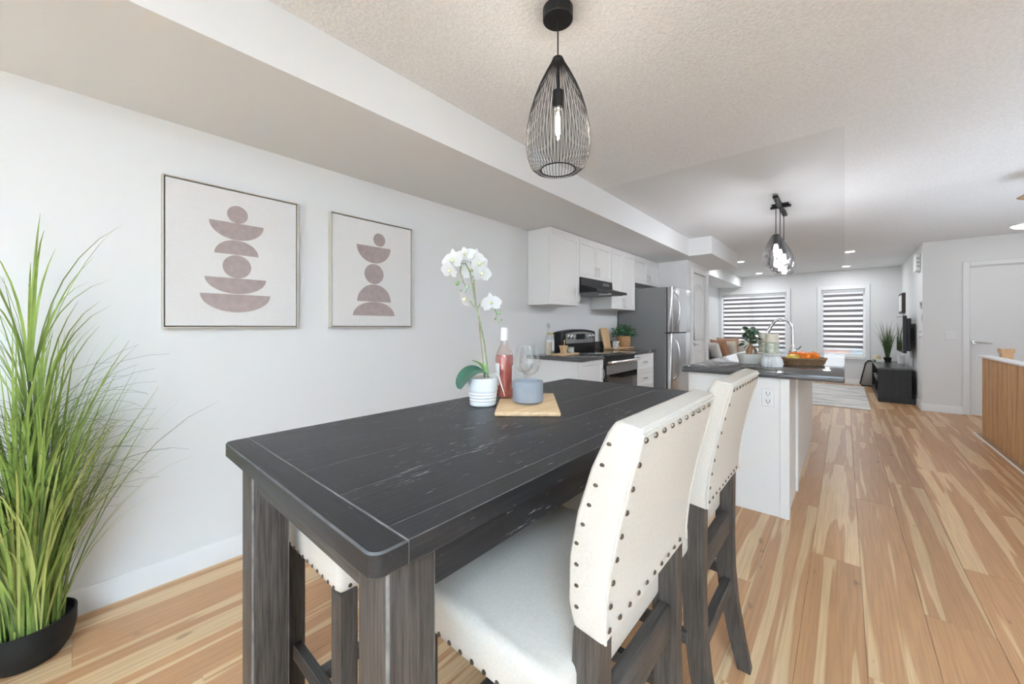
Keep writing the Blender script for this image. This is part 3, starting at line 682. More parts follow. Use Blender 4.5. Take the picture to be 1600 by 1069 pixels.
# candle jars on ribbed pedestals
def jar_mat():
    m, nt, b = node_mat('floral_jar'); b.inputs['Roughness'].default_value = .35
    tc = N(nt, 'ShaderNodeTexCoord'); v = N(nt, 'ShaderNodeTexVoronoi'); v.inputs['Scale'].default_value = 55; L(nt, tc.outputs['Object'], v.inputs['Vector'])
    r = N(nt, 'ShaderNodeValToRGB'); e = r.color_ramp.elements; e[0].color = (.76, .72, .62, 1); e[0].position = .25; e[1].color = (.46, .50, .38, 1); e[1].position = .6
    L(nt, v.outputs['Distance'], r.inputs[0]); L(nt, r.outputs[0], b.inputs['Base Color']); return m
FLORAL = jar_mat()
for (cx, cy, lab1, lab2) in ((3.36, .402, 'front ribbed white candle pedestal beside the fruit basket', 'front floral candle jar on the pedestal beside the fruit basket'),
                             (3.545, .470, 'rear ribbed white candle pedestal next to the bonsai pot', 'rear floral candle jar on the pedestal next to the bonsai pot')):
    t = thing('candle_pedestal', lab1, 'candle holder', (cx, cy, .93), 'candle pedestals on the island')
    M().lathe([(.058, 0), (.062, .02), (.058, .05), (.046, .075), (.03, .085)], (cx, cy, .93), 48, ribs=16, ribd=.12).build('ribbed_base', WHITECER, t)
    M().cyl((cx, cy, 1.012), .056, .014, 28, bev=.003).build('plate', CREAMCER, t)
    t = thing('candle_jar', lab2, 'candle', (cx, cy, 1.026), 'floral candle jars on the island')
    M().cyl((cx, cy, 1.026), .043, .08, 28, bev=.003).build('jar', FLORAL, t)
    M().cyl((cx, cy, 1.107), .043, .06, 28, bev=.003).build('lid', plain('jar_top_cream', (.76, .68, .56), .35), t)

# fruit basket
bx, by = 3.64, .235
t = thing('fruit_basket', 'shallow oval woven basket holding oranges on the island', 'basket', (bx, by, .93))
m = M()
for k in range(5):
    rr = .112+.004*k
    m.tube([(bx+math.cos(a)*rr*math.cos(RZ)*1.18-math.sin(a)*rr*.8*math.sin(RZ), by+math.cos(a)*rr*math.sin(RZ)*1.18+math.sin(a)*rr*.8*math.cos(RZ), .9395+.0105*k+.002*math.sin(14*a+k*PI)) for a in [2*PI*j/56 for j in range(56)]], .0068, 6, closed=True)
m.build('woven_side', plain('brown_wicker', (.21, .115, .05), .7, noise=.55, nscale=120, bump=.7, bscale=200), t)
M().lathe([(.105, 0), (.105, .008)], (bx, by, .93), 28, sx=1.18, sy=.8, rot=RZ).build('base', plain('basket_base', (.2, .11, .05), .8), t)
ORANGE = plain('orange_peel', (.74, .175, .008), .5, spec=.3, noise=.06, nscale=50, bump=.4, bscale=260)
spots = [(-.025, -.045, 'orange at the front centre of the basket'), (.055, -.03, 'orange front right in the basket, by its rim'), (-.045, .045, 'orange at the back behind the yellow mango'), (.025, .05, 'orange back centre in the basket'), (.095, .03, 'orange at the far right end of the basket')]
for r_, f_, lab in spots:
    p = rel((bx, by, 0), r_*.95, .994, f_)
    t = thing('orange', lab, 'orange', p, 'oranges in the woven basket')
    M().ball(p, .039, (1, 1, .95), 18, 10).build('peel', ORANGE, t)
    M().cyl((p.x, p.y, p.z+.035), .004, .004, 8).build('stem_button', plain('orange_stem', (.2, .25, .06), .7), t)
p = rel((bx, by, .986), -.095, 0, -.02)
tag(M().ball(p, .033, (1.35, .85, .85), 18, 10, rz=RZ-.5).build('mango', plain('mango_skin', (.72, .50, .07), .4, noise=.35, nscale=18)), 'yellow-green mango at the left end of the fruit basket', 'fruit')

# ------------------------------------------------------------------ pendants
t = thing('pendant_lamp', 'black wire teardrop pendant lamp over the dining table', 'pendant lamp', (1.225, .835, 2.45))
px, py = 1.225, .835
M().cyl((px, py, 2.405), .058, .045, 40, bev=.003).build('canopy', BLACK, t)
M().tube([(px, py, 2.41), (px, py, 2.20)], .0028, 8).build('cord', BLACK, t)
M().lathe([(.006, 2.262), (.02, 2.258), (.024, 2.245), (.02, 2.24)], (px, py, 0), 20).build('top_cap', BLACK, t)
M().lathe([(.006, 2.26), (.006, 2.135), (.021, 2.13), (.021, 2.065), (.017, 2.06)], (px, py, 0), 20).build('socket', BLACK, t)
prof = [(.020, 2.250), (.045, 2.205), (.07, 2.155), (.092, 2.10), (.108, 2.045), (.119, 1.985), (.123, 1.93), (.118, 1.88), (.103, 1.842), (.082, 1.824), (.066, 1.826)]
m = M()
for k in range(56):
    a = 2*PI*k/56
    m.tube([(px+r*math.cos(a), py+r*math.sin(a), z) for r, z in prof], .00125, 4)
m.tube([(px+.066*math.cos(2*PI*k/40), py+.066*math.sin(2*PI*k/40), 1.827) for k in range(40)], .0028, 6, closed=True)
m.tube([(px+.021*math.cos(2*PI*k/24), py+.021*math.sin(2*PI*k/24), 2.248) for k in range(24)], .003, 6, closed=True)
m.build('wire_cage', BLACK, t)
M().lathe([(.012, 2.062), (.014, 2.05), (.019, 2.03), (.021, 2.0), (.019, 1.965), (.01, 1.945), (0, 1.942)], (px, py, 0), 18).build('bulb_glass', clear('bulb_glass', (1, 1, 1), .05, .4), t)
M().lathe([(.003, 2.05), (.008, 2.03), (.009, 1.98), (.004, 1.958), (0, 1.956)], (px, py, 0), 10).build('filament', glow('warm_filament', (1, .93, .82), 60), t)
point('bulb_light', (px, py, 2.0), 7, .012)

t = thing('island_pendant', 'three-light smoked glass pendant on a black bar over the island', 'pendant lamp', (4.65, .486, 2.45))
M().box(4.26, 5.04, .466, .506, 2.415, 2.438, .002).build('bar', BLACK, t)
M().box(4.60, 4.70, .416, .556, 2.435, 2.45, .002).build('ceiling_plate', BLACK, t)
M().cyl((4.65, .40, 2.425), .014, .17, 12, 'y').build('mount_arm', BLACK, t)
def smoke_mat():
    m, nt, b = node_mat('smoked_ripple_glass'); nt.nodes.remove(b); out = nt.nodes['Material Output']
    tc = N(nt, 'ShaderNodeTexCoord'); sp = N(nt, 'ShaderNodeSeparateXYZ'); L(nt, tc.outputs['Object'], sp.inputs[0])
    zr = N(nt, 'ShaderNodeMapRange'); zr.inputs[1].default_value = 1.93-2.45; zr.inputs[2].default_value = 2.09-2.45; zr.inputs[3].default_value = 0; zr.inputs[4].default_value = 1; L(nt, sp.outputs[2], zr.inputs[0])
    n = N(nt, 'ShaderNodeTexNoise'); n.inputs['Scale'].default_value = 22; n.inputs['Detail'].default_value = 2; mp = N(nt, 'ShaderNodeMapping'); mp.inputs['Scale'].default_value = (1, 1, .3); L(nt, tc.outputs['Object'], mp.inputs[0]); L(nt, mp.outputs[0], n.inputs['Vector'])
    nr = N(nt, 'ShaderNodeMapRange'); nr.inputs[1].default_value = .52; nr.inputs[2].default_value = .66; nr.inputs[3].default_value = 0; nr.inputs[4].default_value = .55; L(nt, n.outputs['Fac'], nr.inputs[0])
    mx0 = N(nt, 'ShaderNodeMath', operation='MAXIMUM'); L(nt, zr.outputs[0], mx0.inputs[0]); L(nt, nr.outputs[0], mx0.inputs[1])
    cr = N(nt, 'ShaderNodeMix', data_type='RGBA'); cr.inputs[6].default_value = (.93, .93, .94, 1); cr.inputs[7].default_value = (.13, .13, .14, 1); L(nt, mx0.outputs[0], cr.inputs[0])
    tr = N(nt, 'ShaderNodeBsdfTransparent'); L(nt, cr.outputs[2], tr.inputs[0]); gl = N(nt, 'ShaderNodeBsdfGlossy'); gl.inputs['Roughness'].default_value = .05
    lw = N(nt, 'ShaderNodeLayerWeight'); lw.inputs[0].default_value = .3; r = N(nt, 'ShaderNodeMapRange'); r.inputs[3].default_value = .05; r.inputs[4].default_value = .55; L(nt, lw.outputs['Facing'], r.inputs[0])
    mx = N(nt, 'ShaderNodeMixShader'); L(nt, r.outputs[0], mx.inputs[0]); L(nt, tr.outputs[0], mx.inputs[1]); L(nt, gl.outputs[0], mx.inputs[2])
    L(nt, mx.outputs[0], out.inputs[0]); return m
SMOKE = smoke_mat(); BULB = glow('white_bulb', (1, .96, .9), 5)
for sx in (4.31, 4.62, 4.93):
    M().tube([(sx, .486, 2.42), (sx, .486, 2.07)], .004, 6).build('cord', BLACK, t)
    s = M().lathe([(.03, 2.075), (.05, 2.045), (.075, 1.99), (.095, 1.93), (.105, 1.875), (.10, 1.825), (.085, 1.79), (.06, 1.775)], (sx, .486, 0), 40, ribs=15, ribd=.03)
    s.bm.faces.ensure_lookup_table(); bmesh.ops.delete(s.bm, geom=[f for f in s.bm.faces if len(f.verts) > 4], context='FACES')
    s.build('glass_shade', SMOKE, t)
    M().lathe([(.012, 2.09), (.03, 2.08), (.03, 2.065), (.02, 2.06), (.02, 2.0), (.015, 1.995)], (sx, .486, 0), 16).build('socket', BLACK, t)
    M().lathe([(.012, 1.997), (.020, 1.96), (.022, 1.93), (.016, 1.905), (0, 1.897)], (sx, .486, 0), 14).build('bulb', BULB, t)
    point('bulb_light', (sx, .486, 1.90), 13, .018, (.92, .95, 1))

# recessed lights and the flush light
LENS = glow('downlight_lens', (1, .98, .94), 9)
for (lx, ly, lab) in ((8.235, 1.48, 'recessed ceiling downlight nearest the sofa bulkhead'), (10.28, 1.477, 'recessed ceiling downlight by the wide window'), (8.29, -.063, 'recessed ceiling downlight over the rug end of the hallway'), (10.25, -.02, 'recessed ceiling downlight by the narrow window')):
    t = thing('downlight', lab, 'ceiling light', (lx, ly, 2.45), 'recessed downlights in the living room')
    M().lathe([(.05, -.004), (.075, -.006), (.08, 0)], (lx, ly, 2.45), 28).build('trim_ring', TRIMW, t)
    M().cyl((lx, ly, 2.441), .055, .004, 24).build('lens', LENS, t)
    dl = area('downlight_lamp', (lx, ly, 2.436), (0, 0, -1), .11, .11, 4.5, (.9, .95, 1)); dl.data.shape = 'DISK'
t = thing('flush_light', 'round white flush ceiling light near the stair door', 'ceiling light', (7.45, -1.66, 2.45))
M().cyl((7.45, -1.66, 2.43), .16, .02, 36).build('ring', TRIMW, t); M().lathe([(0, -.055), (.08, -.05), (.13, -.035), (.15, -.018)], (7.45, -1.66, 2.45), 32).build('diffuser', glow('flush_diffuser', (1, .98, .95), 4), t)
# rattan pendant, only its tip in view
t = thing('rattan_pendant', 'wooden pendant shade tip at the right edge over the stairs', 'pendant lamp', (5.0, -1.18, 2.45))
M().tube([(5.0, -1.18, 2.45), (5.0, -1.18, 2.32)], .004, 6).build('cord', BLACK, t)
M().lathe([(.03, 2.335), (.075, 2.30), (.135, 2.262), (.07, 2.235), (.04, 2.19), (.0, 2.18)], (5.0, -1.18, 0), 20).build('shade', grain('rattan', (.35, .2, .1), (.55, .36, .18), 'z', 40), t)

# ------------------------------------------------------------------ wall things near the door
tag(M().box(8.30, 8.55, -.853, -.80, 2.06, 2.32, .006).build('door_chime', plain('chime_white', (.8, .8, .79), .4)), 'white slotted door chime box high on the television wall', 'door chime')
o = bpy.data.objects['door_chime']
ch = thing('wall_thermostat', 'small white thermostat on the television wall beside the corner', 'thermostat', (8.24, -.853, 1.55))
M().box(8.19, 8.29, -.853, -.83, 1.50, 1.60, .004).build('housing', plain('thermostat_white', (.78, .78, .77), .4), ch); M().box(8.185, 8.19, -.849, -.836, 1.53, 1.58).build('display', plain('thermostat_display', (.35, .36, .36), .3), ch)
for k in range(3): M().box(8.296, 8.3005, -.842, -.812, 2.12+.06*k, 2.14+.06*k).build('slot', plain('chime_slot', (.4, .4, .4), .6), o)
t = thing('wall_switch', 'narrow white wall switch under the thermostat', 'switch', (8.2, -.853, 1.36))
M().box(8.165, 8.235, -.853, -.846, 1.30, 1.415, .002).build('cover_plate', TRIMW, t); M().box(8.18, 8.22, -.847, -.842, 1.33, 1.385, .002).build('rocker', DOORW, t)
for zz, lab in ((1.14, 'upper small grey wall hook near the corner'), (1.06, 'lower small grey wall hook near the corner')):
    tag(M().tube([(8.22, -.853, zz+.02), (8.22, -.835, zz), (8.22, -.828, zz+.014)], .006, 6).build('wall_hook', plain('hook_grey', (.5, .5, .5), .4)), lab, 'hook', 'small hooks on the television wall')
t = thing('double_switch', 'white double light switch on the wall beside the plain door', 'switch', (8.128, -1.127, 1.1))
M().box(8.122, 8.13, -1.183, -1.07, 1.04, 1.16, .003).build('cover_plate', plain('switch_plate', (.83, .83, .82), .3), t)
for yy in (-1.153, -1.10): M().box(8.119, 8.123, yy-.017, yy+.017, 1.065, 1.135, .002).build('rocker', DOORW, t)

# ------------------------------------------------------------------ living room
def rug_mat():
    m, nt, b = node_mat('distressed_rug'); b.inputs['Roughness'].default_value = .95
    tc = N(nt, 'ShaderNodeTexCoord'); mp = N(nt, 'ShaderNodeMapping'); mp.inputs['Scale'].default_value = (3.2, .8, 1); L(nt, tc.outputs['Object'], mp.inputs[0])
    n = N(nt, 'ShaderNodeTexNoise'); n.inputs['Scale'].default_value = 2.2; n.inputs['Detail'].default_value = 7; n.inputs['Roughness'].default_value = .7; L(nt, mp.outputs[0], n.inputs['Vector'])
    r = N(nt, 'ShaderNodeValToRGB'); e = r.color_ramp.elements; e[0].position = .38; e[0].color = (.40, .39, .39, 1); e[1].position = .54; e[1].color = (.76, .72, .67, 1)
    L(nt, n.outputs['Fac'], r.inputs[0]); L(nt, r.outputs[0], b.inputs['Base Color']); return m
t = thing('area_rug', 'pale distressed grey and cream rug on the living room floor', 'rug', (9.0, .6, 0))
M().box(7.62, 10.5, -.29, 1.5, .0, .010, .003).build('pile', rug_mat(), t)
m = M().box(7.605, 7.62, -.29, 1.5, .0, .007); m.build('binding', plain('rug_binding', (.45, .36, .27), .9), t)
# sofa
SOFA = plain('grey_sofa_fabric', (.42, .40, .38), .9, bump=.3, bscale=300)
t = thing('sofa', 'grey sofa along the left wall of the living room', 'sofa', (8.9, 2.0, 0))
M().box(7.75, 9.95, 1.58, 2.40, .08, .40, .03, 2).build('base', SOFA, t)
for a, b_ in ((7.95, 8.84), (8.85, 9.74)): M().box(a, b_, 1.56, 2.18, .40, .54, .04, 3).build('seat_cushion', SOFA, t)
M().box(7.75, 9.95, 2.18, 2.40, .40, .78, .05, 3).build('backrest', SOFA, t)
M().box(7.75, 7.95, 1.58, 2.18, .40, .60, .04, 3).build('armrest', SOFA, t); M().box(9.75, 9.95, 1.58, 2.18, .40, .60, .04, 3).build('armrest', SOFA, t)
fm = mesh_only(M().cyl((0, 0, 0), .025, .08, 10), 'foot', BLACK)
for a in (7.82, 9.88):
    for b_ in (1.65, 2.33): inst('foot', fm, t, (a, b_, 0))
def cushion(name, c, w_, h_, th_, rz, rx, col, lab):
    mm = M(); n = 10; bm = mm.bm; g = {}
    for s in (-1, 1):
        for i in range(n+1):
            for j in range(n+1):
                u, v = i/n*2-1, j/n*2-1
                pinch = 1 - .10*(1-abs(u))*abs(v)**3 - .0; pv = 1 - .10*(1-abs(v))*abs(u)**3
                e = max(0, (1-u**4)*(1-v**4))**.5
                if s == 1 and (i in (0, n) or j in (0, n)): g[s, i, j] = g[-1, i, j]; continue
                g[s, i, j] = bm.verts.new((u*w_/2*pv, s*th_/2*e, v*h_/2*pinch))
        for i in range(n):
            for j in range(n): bm.faces.new((g[s, i, j], g[s, i+1, j], g[s, i+1, j+1], g[s, i, j+1]))
    R = Matrix.Rotation(rz, 3, 'Z') @ Matrix.Rotation(rx, 3, 'X')
    for v in bm.verts: v.co = R @ v.co + Vector(c)
    tag(mm.build(name, plain('cushion_fabric', col, .9, noise=.08, nscale=60, bump=.3, bscale=300), smooth=0), lab, 'cushion', 'cushions on the sofa')
cushion('throw_cushion', (9.66, 1.72, .74), .42, .42, .15, 1.35, -.2, (.70, .66, .60), 'pale cushion against the sofa end by the window')
cushion('throw_cushion', (9.62, 1.97, .755), .46, .46, .16, 1.45, -.2, (.52, .33, .22), 'tan cushion behind the beige one on the sofa')
cushion('throw_cushion', (9.40, 1.93, .735), .42, .38, .15, 1.25, -.3, (.68, .60, .50), 'beige cushion in front of the tan one on the sofa')
cushion('throw_cushion', (9.25, 2.06, .745), .42, .42, .15, 1.05, -.3, (.40, .20, .12), 'rust-brown cushion leaning on the sofa backrest')
cushion('throw_cushion', (8.95, 2.10, .72), .40, .38, .14, .75, -.3, (.72, .69, .64), 'cream cushion nearest the pantry corner on the sofa')

# television console and things on it
t = thing('tv_console', 'low black wooden television console with open front shelves', 'tv stand', (9.5, -.6, 0))
BW = grain('black_wood', (.007, .007, .007), (.018, .0175, .017), 'z', 50, .45, .4)
BWT = plain('black_console_top', (.035, .035, .035), .25)
M().box(8.63, 10.5, -.80, -.404, .525, .556, .003).build('top', BWT, t)
M().box(8.645, 8.68, -.795, -.41, .09, .525, .002).build('side_panel', BW, t); M().box(10.45, 10.485, -.795, -.41, .09, .525, .002).build('side_panel', BW, t)
M().box(8.68, 10.45, -.795, -.78, .09, .525).build('back_panel', BW, t); M().box(8.68, 10.45, -.78, -.42, .30, .32).build('shelf', BW, t)
M().box(9.55, 9.58, -.78, -.42, .09, .525).build('divider', BW, t)
M().box(8.63, 10.5, -.835, -.41, 0, .09, .003).build('plinth', BW, t)
for a, lab in ((8.76, 'black media box nearest the viewer inside the television console'), (9.15, 'black media box at the middle of the console shelf')):
    tag(M().box(a, a+.30, -.70, -.405, .32, .40, .004).build('media_box', BLACKP), lab, 'media player', 'media boxes in the console')
t = thing('television', 'black flat-screen television mounted on the wall above the console', 'television', (9.2, -.75, 1.1))
M().box(8.70, 9.66, -.745, -.70, .80, 1.40, .004).build('cabinet', BLACKP, t)
M().box(8.72, 9.64, -.701, -.697, .82, 1.385).build('screen', plain('tv_screen', (.02, .02, .022), .05, coat=1.), t)
M().box(8.78, 9.58, -.80, -.745, .83, 1.36, .01).build('rear_housing', BLACKP, t)
M().box(9.05, 9.30, -.853, -.80, 1.0, 1.2).build('wall_bracket', BLACK, t)
tag(M().tube([(9.0, -.835, .86), (8.98, -.84, .75), (9.0, -.842, .62), (8.97, -.838, .565)], .004, 6).build('power_cable', BLACKP), 'thin cable hanging from the television to the console', 'cable')
t = thing('wall_picture', 'dark brown deep-framed picture above the television', 'picture', (10.45, -.83, 1.7))
M().box(10.18, 10.72, -.855, -.805, 1.48, 1.86, .003).build('frame', plain('brown_frame', (.055, .038, .03), .5), t); M().box(10.22, 10.68, -.806, -.802, 1.52, 1.82).build('print', PAPER, t)
t = thing('white_planter', 'white tapered planter on the console under the television', 'planter', (9.82, -.765, .556))
M().lathe([(.042, 0), (.056, .15), (.052, .15), (.047, .13)], (9.82, -.765, .556), 20).build('pot', WHITECER, t)
def grass(t, base, n, lmin, lmax, spread, mat, width, ylim, name='blade', protos=14, nseg=7, leanmax=.16, bendmax=1.):
    ms = []
    for k in range(protos):
        L_ = random.uniform(lmin, lmax); bend = random.uniform(.12, bendmax)*(.4+.6*L_/lmax); w0 = width*random.uniform(.7, 1.25)
        mm = M(); prev = None; tw = random.uniform(-.6, .6)
        for i in range(nseg+1):
            s = i/nseg; ang = .08+bend*s**2.2
            if i == 0: p = Vector((0, 0, 0))
            else: p = p + Vector((math.sin(ang), 0, math.cos(ang)))*L_/nseg
            ww = w0*(1-s**2.5)*(.55+.9*min(1, s*3)*.5) + .0004
            sd = Vector((math.sin(tw*s)*.5, math.cos(tw*s), 0))*ww
            cur = [mm.bm.verts.new(p-sd), mm.bm.verts.new(p+Vector((-.25*ww*math.cos(ang), 0, .25*ww*math.sin(ang)))), mm.bm.verts.new(p+sd)]
            if prev: mm.bm.faces.new((prev[0], prev[1], cur[1], cur[0])); mm.bm.faces.new((prev[1], prev[2], cur[2], cur[1]))
            prev = cur
        ms.append((mesh_only(mm, name, mat, 0), p.copy()))
    k = 0; tries = 0
    while k < n and tries < n*30:
        tries += 1
        me, tip = random.choice(ms); a = random.uniform(0, 2*PI); sc = random.uniform(.6, 1.08); lean = random.uniform(-.05, leanmax)
        r0 = random.uniform(0, spread)**1.0; a0 = a + random.uniform(-.7, .7)
        p = Vector((base[0]+r0*math.cos(a0), base[1]+r0*math.sin(a0), base[2]))
        R = Matrix.Rotation(a, 3, 'Z') @ Matrix.Rotation(lean, 3, 'Y'); tp = p + R @ (tip*sc)
        if any(ylim(p + R @ (v.co*sc)) for v in list(me.vertices)[::6]) or ylim(tp): continue
        inst(name, me, t, p, (0, lean, a), (sc, sc, sc)); k += 1
GRASS = plain('grass_blade', (.27, .37, .085), .42, noise=.4, nscale=9); translucent(GRASS, .25)
GRASSY = plain('grass_blade_yellow', (.44, .48, .15), .42, noise=.3, nscale=9); translucent(GRASSY, .25)
GRASSD = plain('grass_blade_dark', (.085, .13, .045), .45, noise=.4, nscale=9); translucent(GRASSD, .2)
t = thing('console_grass', 'small potted ornamental grass at the window end of the console', 'plant', (10.28, -.62, .556))
M().lathe([(.05, 0), (.06, .08), (.055, .08), (.05, .07)], (10.28, -.62, .556), 16).build('pot', BLACKP, t)
grass(t, (10.28, -.62, .62), 90, .45, .85, .03, GRASSD, .006, lambda q: q.y < -.84 or q.x > 10.85 or q.y > .0 or (q.x > 10.1 and q.x < 10.8 and q.y < -.79))
tag(M().box(10.12, 10.36, -.52, -.415, .556, .585, .003).build('green_book', plain('book_green', (.16, .27, .18), .5)), 'green-covered book lying on the console corner by the window', 'book')
t = thing('white_box', 'small white lidded box on the console before the grass', 'box', (10.02, -.50, .556))
M().box(9.97, 10.07, -.56, -.45, .556, .60, .003).build('box', PAPER, t); M().lathe([(.014, 0), (.008, .02), (.008, .07), (.0, .075)], (10.02, -.5, .60), 10).build('gold_handle', plain('gold', (.75, .52, .2), .25, metal=1.), t)
tag(M().cyl((10.24, -.47, .585), .042, .085, 20, bev=.004).build('pillar_candle', plain('cream_wax', (.82, .70, .46), .5)), 'cream pillar candle standing on the green book', 'candle')
t = thing('fire_screen', 'black framed mesh screen leaning at the far end of the console', 'screen', (10.62, -.41, 0))
pts = [(10.60, -.265, .02), (10.60, -.56, .02), (10.605, -.60, .06), (10.66, -.54, .48), (10.665, -.50, .53), (10.665, -.36, .53), (10.66, -.32, .48), (10.605, -.235, .06)]
M().tube(pts, .011, 6, closed=True).build('frame', BLACK, t)
m = M(); m.bm.faces.new([m.bm.verts.new(p) for p in pts]); me_ = m.build('mesh_infill', plain('screen_mesh', (.33, .31, .28), .8), t, recalc=False); md = me_.modifiers.new('s', 'SOLIDIFY'); md.thickness = .003

# ------------------------------------------------------------------ pictures on the dining wall
CANVAS = plain('canvas_print', (.76, .735, .715), .85, noise=.02, nscale=60, bump=.3, bscale=900)
MAUVE = plain('mauve_print', (.37, .295, .275), .9, noise=.14, nscale=35)
FRAME = plain('champagne_frame', (.62, .58, .50), .35, metal=.4)
def picture(x0, x1, z0, z1, label, shapes):
    t = thing('framed_canvas', label, 'picture', ((x0+x1)/2, YL, (z0+z1)/2), 'framed canvases on the dining wall')
    yf = 2.410; fw = .006
    for a, b_, c, d in ((x0, x0+fw, z0, z1), (x1-fw, x1, z0, z1), (x0+fw, x1-fw, z0, z0+fw), (x0+fw, x1-fw, z1-fw, z1)):
        M().box(a, b_, yf, YL-.001, c, d, .001).build('frame_rail', FRAME, t)
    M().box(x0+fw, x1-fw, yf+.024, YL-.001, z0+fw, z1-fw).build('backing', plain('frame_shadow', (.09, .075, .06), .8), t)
    M().box(x0+fw+.005, x1-fw-.005, yf+.005, yf+.024, z0+fw+.005, z1-fw-.005, .001).build('canvas', CANVAS, t)
    for kind, pts in shapes:
        m = M()
        if kind == 'disc':
            cx, cz, rx, rz = pts; m.prism([(cx+rx*math.cos(2*PI*k/40), cz+rz*math.sin(2*PI*k/40)) for k in range(40)], 'xz', yf+.0042, yf+.0052)
        else:
            xa, xb, za, zb = pts; h = zb-za  # chord at za, bulge to zb
            m.prism([((xa+xb)/2-(xb-xa)/2*math.cos(PI*k/30), za+h*math.sin(PI*k/30)) for k in range(31)], 'xz', yf+.0042, yf+.0052)
        m.build('printed_disc' if kind == 'disc' else 'printed_half_disc', MAUVE, t)
picture(.265, .857, 1.215, 1.943, 'left framed canvas print of six stacked mauve stones, bowl-shaped at the bottom',
        [('disc', (.561, 1.812, .046, .046)), ('half', (.44, .68, 1.766, 1.677)), ('half', (.462, .656, 1.60, 1.676)), ('disc', (.559, 1.537, .063, .061)), ('half', (.423, .692, 1.476, 1.394)), ('half', (.404, .711, 1.391, 1.297))])
picture(1.044, 1.638, 1.216, 1.945, 'right framed canvas print of five stacked mauve shapes, domes at the bottom',
        [('disc', (1.374, 1.818, .044, .045)), ('half', (1.212, 1.46, 1.767, 1.654)), ('disc', (1.336, 1.580, .070, .068)), ('half', (1.216, 1.462, 1.392, 1.509)), ('half', (1.187, 1.492, 1.296, 1.391))])

# ------------------------------------------------------------------ tall grass plant
t = thing('grass_plant', 'tall artificial grass plant in a black bowl pot by the wall', 'plant', (-.115, 2.255, 0))
gx, gy = -.115, 2.255
M().lathe([(.06, 0), (.085, .008), (.108, .045), (.118, .09), (.119, .145), (.113, .147), (.110, .12)], (gx, gy, 0), 40).build('pot', plain('matte_black_pot', (.008, .008, .008), .6, spec=.3, bump=.1, bscale=80), t)
M().lathe([(.111, 0), (0, .012)], (gx, gy, .115), 24).build('soil', SOIL, t)
lim = lambda q: q.y > 2.44 or q.z < .1
grass(t, (gx, gy, .12), 115, .72, 1.12, .07, GRASS, .0052, lim, protos=16, leanmax=.3, bendmax=1.15)
grass(t, (gx, gy, .12), 75, .55, .95, .085, GRASSY, .0052, lim, protos=12, leanmax=.3, bendmax=1.3)
grass(t, (gx, gy, .12), 40, .5, 1.0, .08, GRASSD, .005, lim, protos=12, leanmax=.2, bendmax=1.1)
# inner stalk with its own tuft higher up
M().tube([(gx-.005, gy, .12), (gx, gy-.01, .6), (gx+.003, gy-.01, 1.06)], [.007, .005, .004], 6).build('stalk', GRASSD, t)
grass(t, (gx+.003, gy-.01, 1.02), 15, .62, .92, .008, GRASS, .0062, lim, protos=12, bendmax=1.2)
grass(t, (gx+.02, gy-.02, .80), 28, .4, .68, .03, GRASS, .0055, lim, protos=10, bendmax=1.2)
m = M(); rs = random.getstate()
for k in range(330):   # the shorter inner blades, too many to part singly
    a = random.uniform(0, 2*PI); L_ = random.uniform(.35, .95); bend = random.uniform(.1, 1.2); r0 = random.uniform(0, .085)
    p = Vector((gx+r0*math.cos(a), gy+r0*math.sin(a), .12+random.choice((0, 0, .25)))); a += random.uniform(-.9, .9); q_ = []; w_ = random.uniform(.003, .0058)
    sd = Vector((-math.sin(a), math.cos(a), 0))
    for i in range(7):
        an = .08+bend*(i/6)**2
        q_.append((p.copy(), w_*(1-(i/6)**3)+.0004)); p = p + Vector((math.sin(an)*math.cos(a), math.sin(an)*math.sin(a), math.cos(an)))*L_/6
    if any(lim(q) for q, _ in q_): continue
    vv = [(m.bm.verts.new(q-sd*ww), m.bm.verts.new(q+sd*ww)) for q, ww in q_]
    for b0, b1 in zip(vv, vv[1:]): m.bm.faces.new((b0[0], b0[1], b1[1], b1[0]))
m.build('inner_blades', GRASS, t, kind='stuff', recalc=False)
# fine hair-like blades
m = M()
for k in range(150):
    a = random.uniform(-PI, .25); L_ = random.uniform(.45, .95); z0 = random.uniform(.3, .8); bend = random.uniform(.9, 1.9)
    p = Vector((gx+random.uniform(-.05, .05), gy+random.uniform(-.05, .03), z0)); pts = [p.copy()]; ok = True
    for i in range(8):
        an = .25+bend*((i+1)/8)**1.3; p = p + Vector((math.sin(an)*math.cos(a), math.sin(an)*math.sin(a), math.cos(an)))*L_*.6/8; pts.append(p.copy())
    if any(lim(q) for q in pts): continue
    m.tube(pts, [.0011*(1-.6*i/8) for i in range(9)], 3)
m.build('fine_blades', GRASSD, t, kind='stuff')

# ------------------------------------------------------------------ dining table
TX0, TX1, TY0, TY1, TZ0, TZ1 = .262, 1.955, .478, 1.262, .873, .91
t = thing('dining_table', 'counter-height espresso wood dining table with breadboard ends', 'table', (1.1, .87, 0))
bw = .056
def endboard(x0, x1, near):
    r = .021; s = -1 if near else 1
    pts = []
    xo, xi = (x0, x1) if near else (x1, x0)
    for cx, cy, a0, a1 in ((xo-s*r, TY0+r, 1.5*PI, PI if near else 2*PI), (xo-s*r, TY1-r, PI if near else 2*PI, .5*PI if near else 2.5*PI)):
        for k in range(6): a = a0+(a1-a0)*k/5; pts.append((cx+r*math.cos(a), cy+r*math.sin(a)))
    pts += [(xi, TY1), (xi, TY0)]
    m = M(); m.prism(pts, 'xy', TZ0, TZ1)
    m.bm.normal_update()
    ed = [e for e in m.bm.edges if abs(e.verts[0].co.z-e.verts[1].co.z) < 1e-6]
    bmesh.ops.bevel(m.bm, geom=ed, offset=.003, segments=1, affect='EDGES', profile=.5, material=1)
    o = m.build('breadboard_end', [TABLE_Y, WORND], t, smooth=28); return o
endboard(TX0, TX0+bw, True); endboard(TX1-bw, TX1, False)
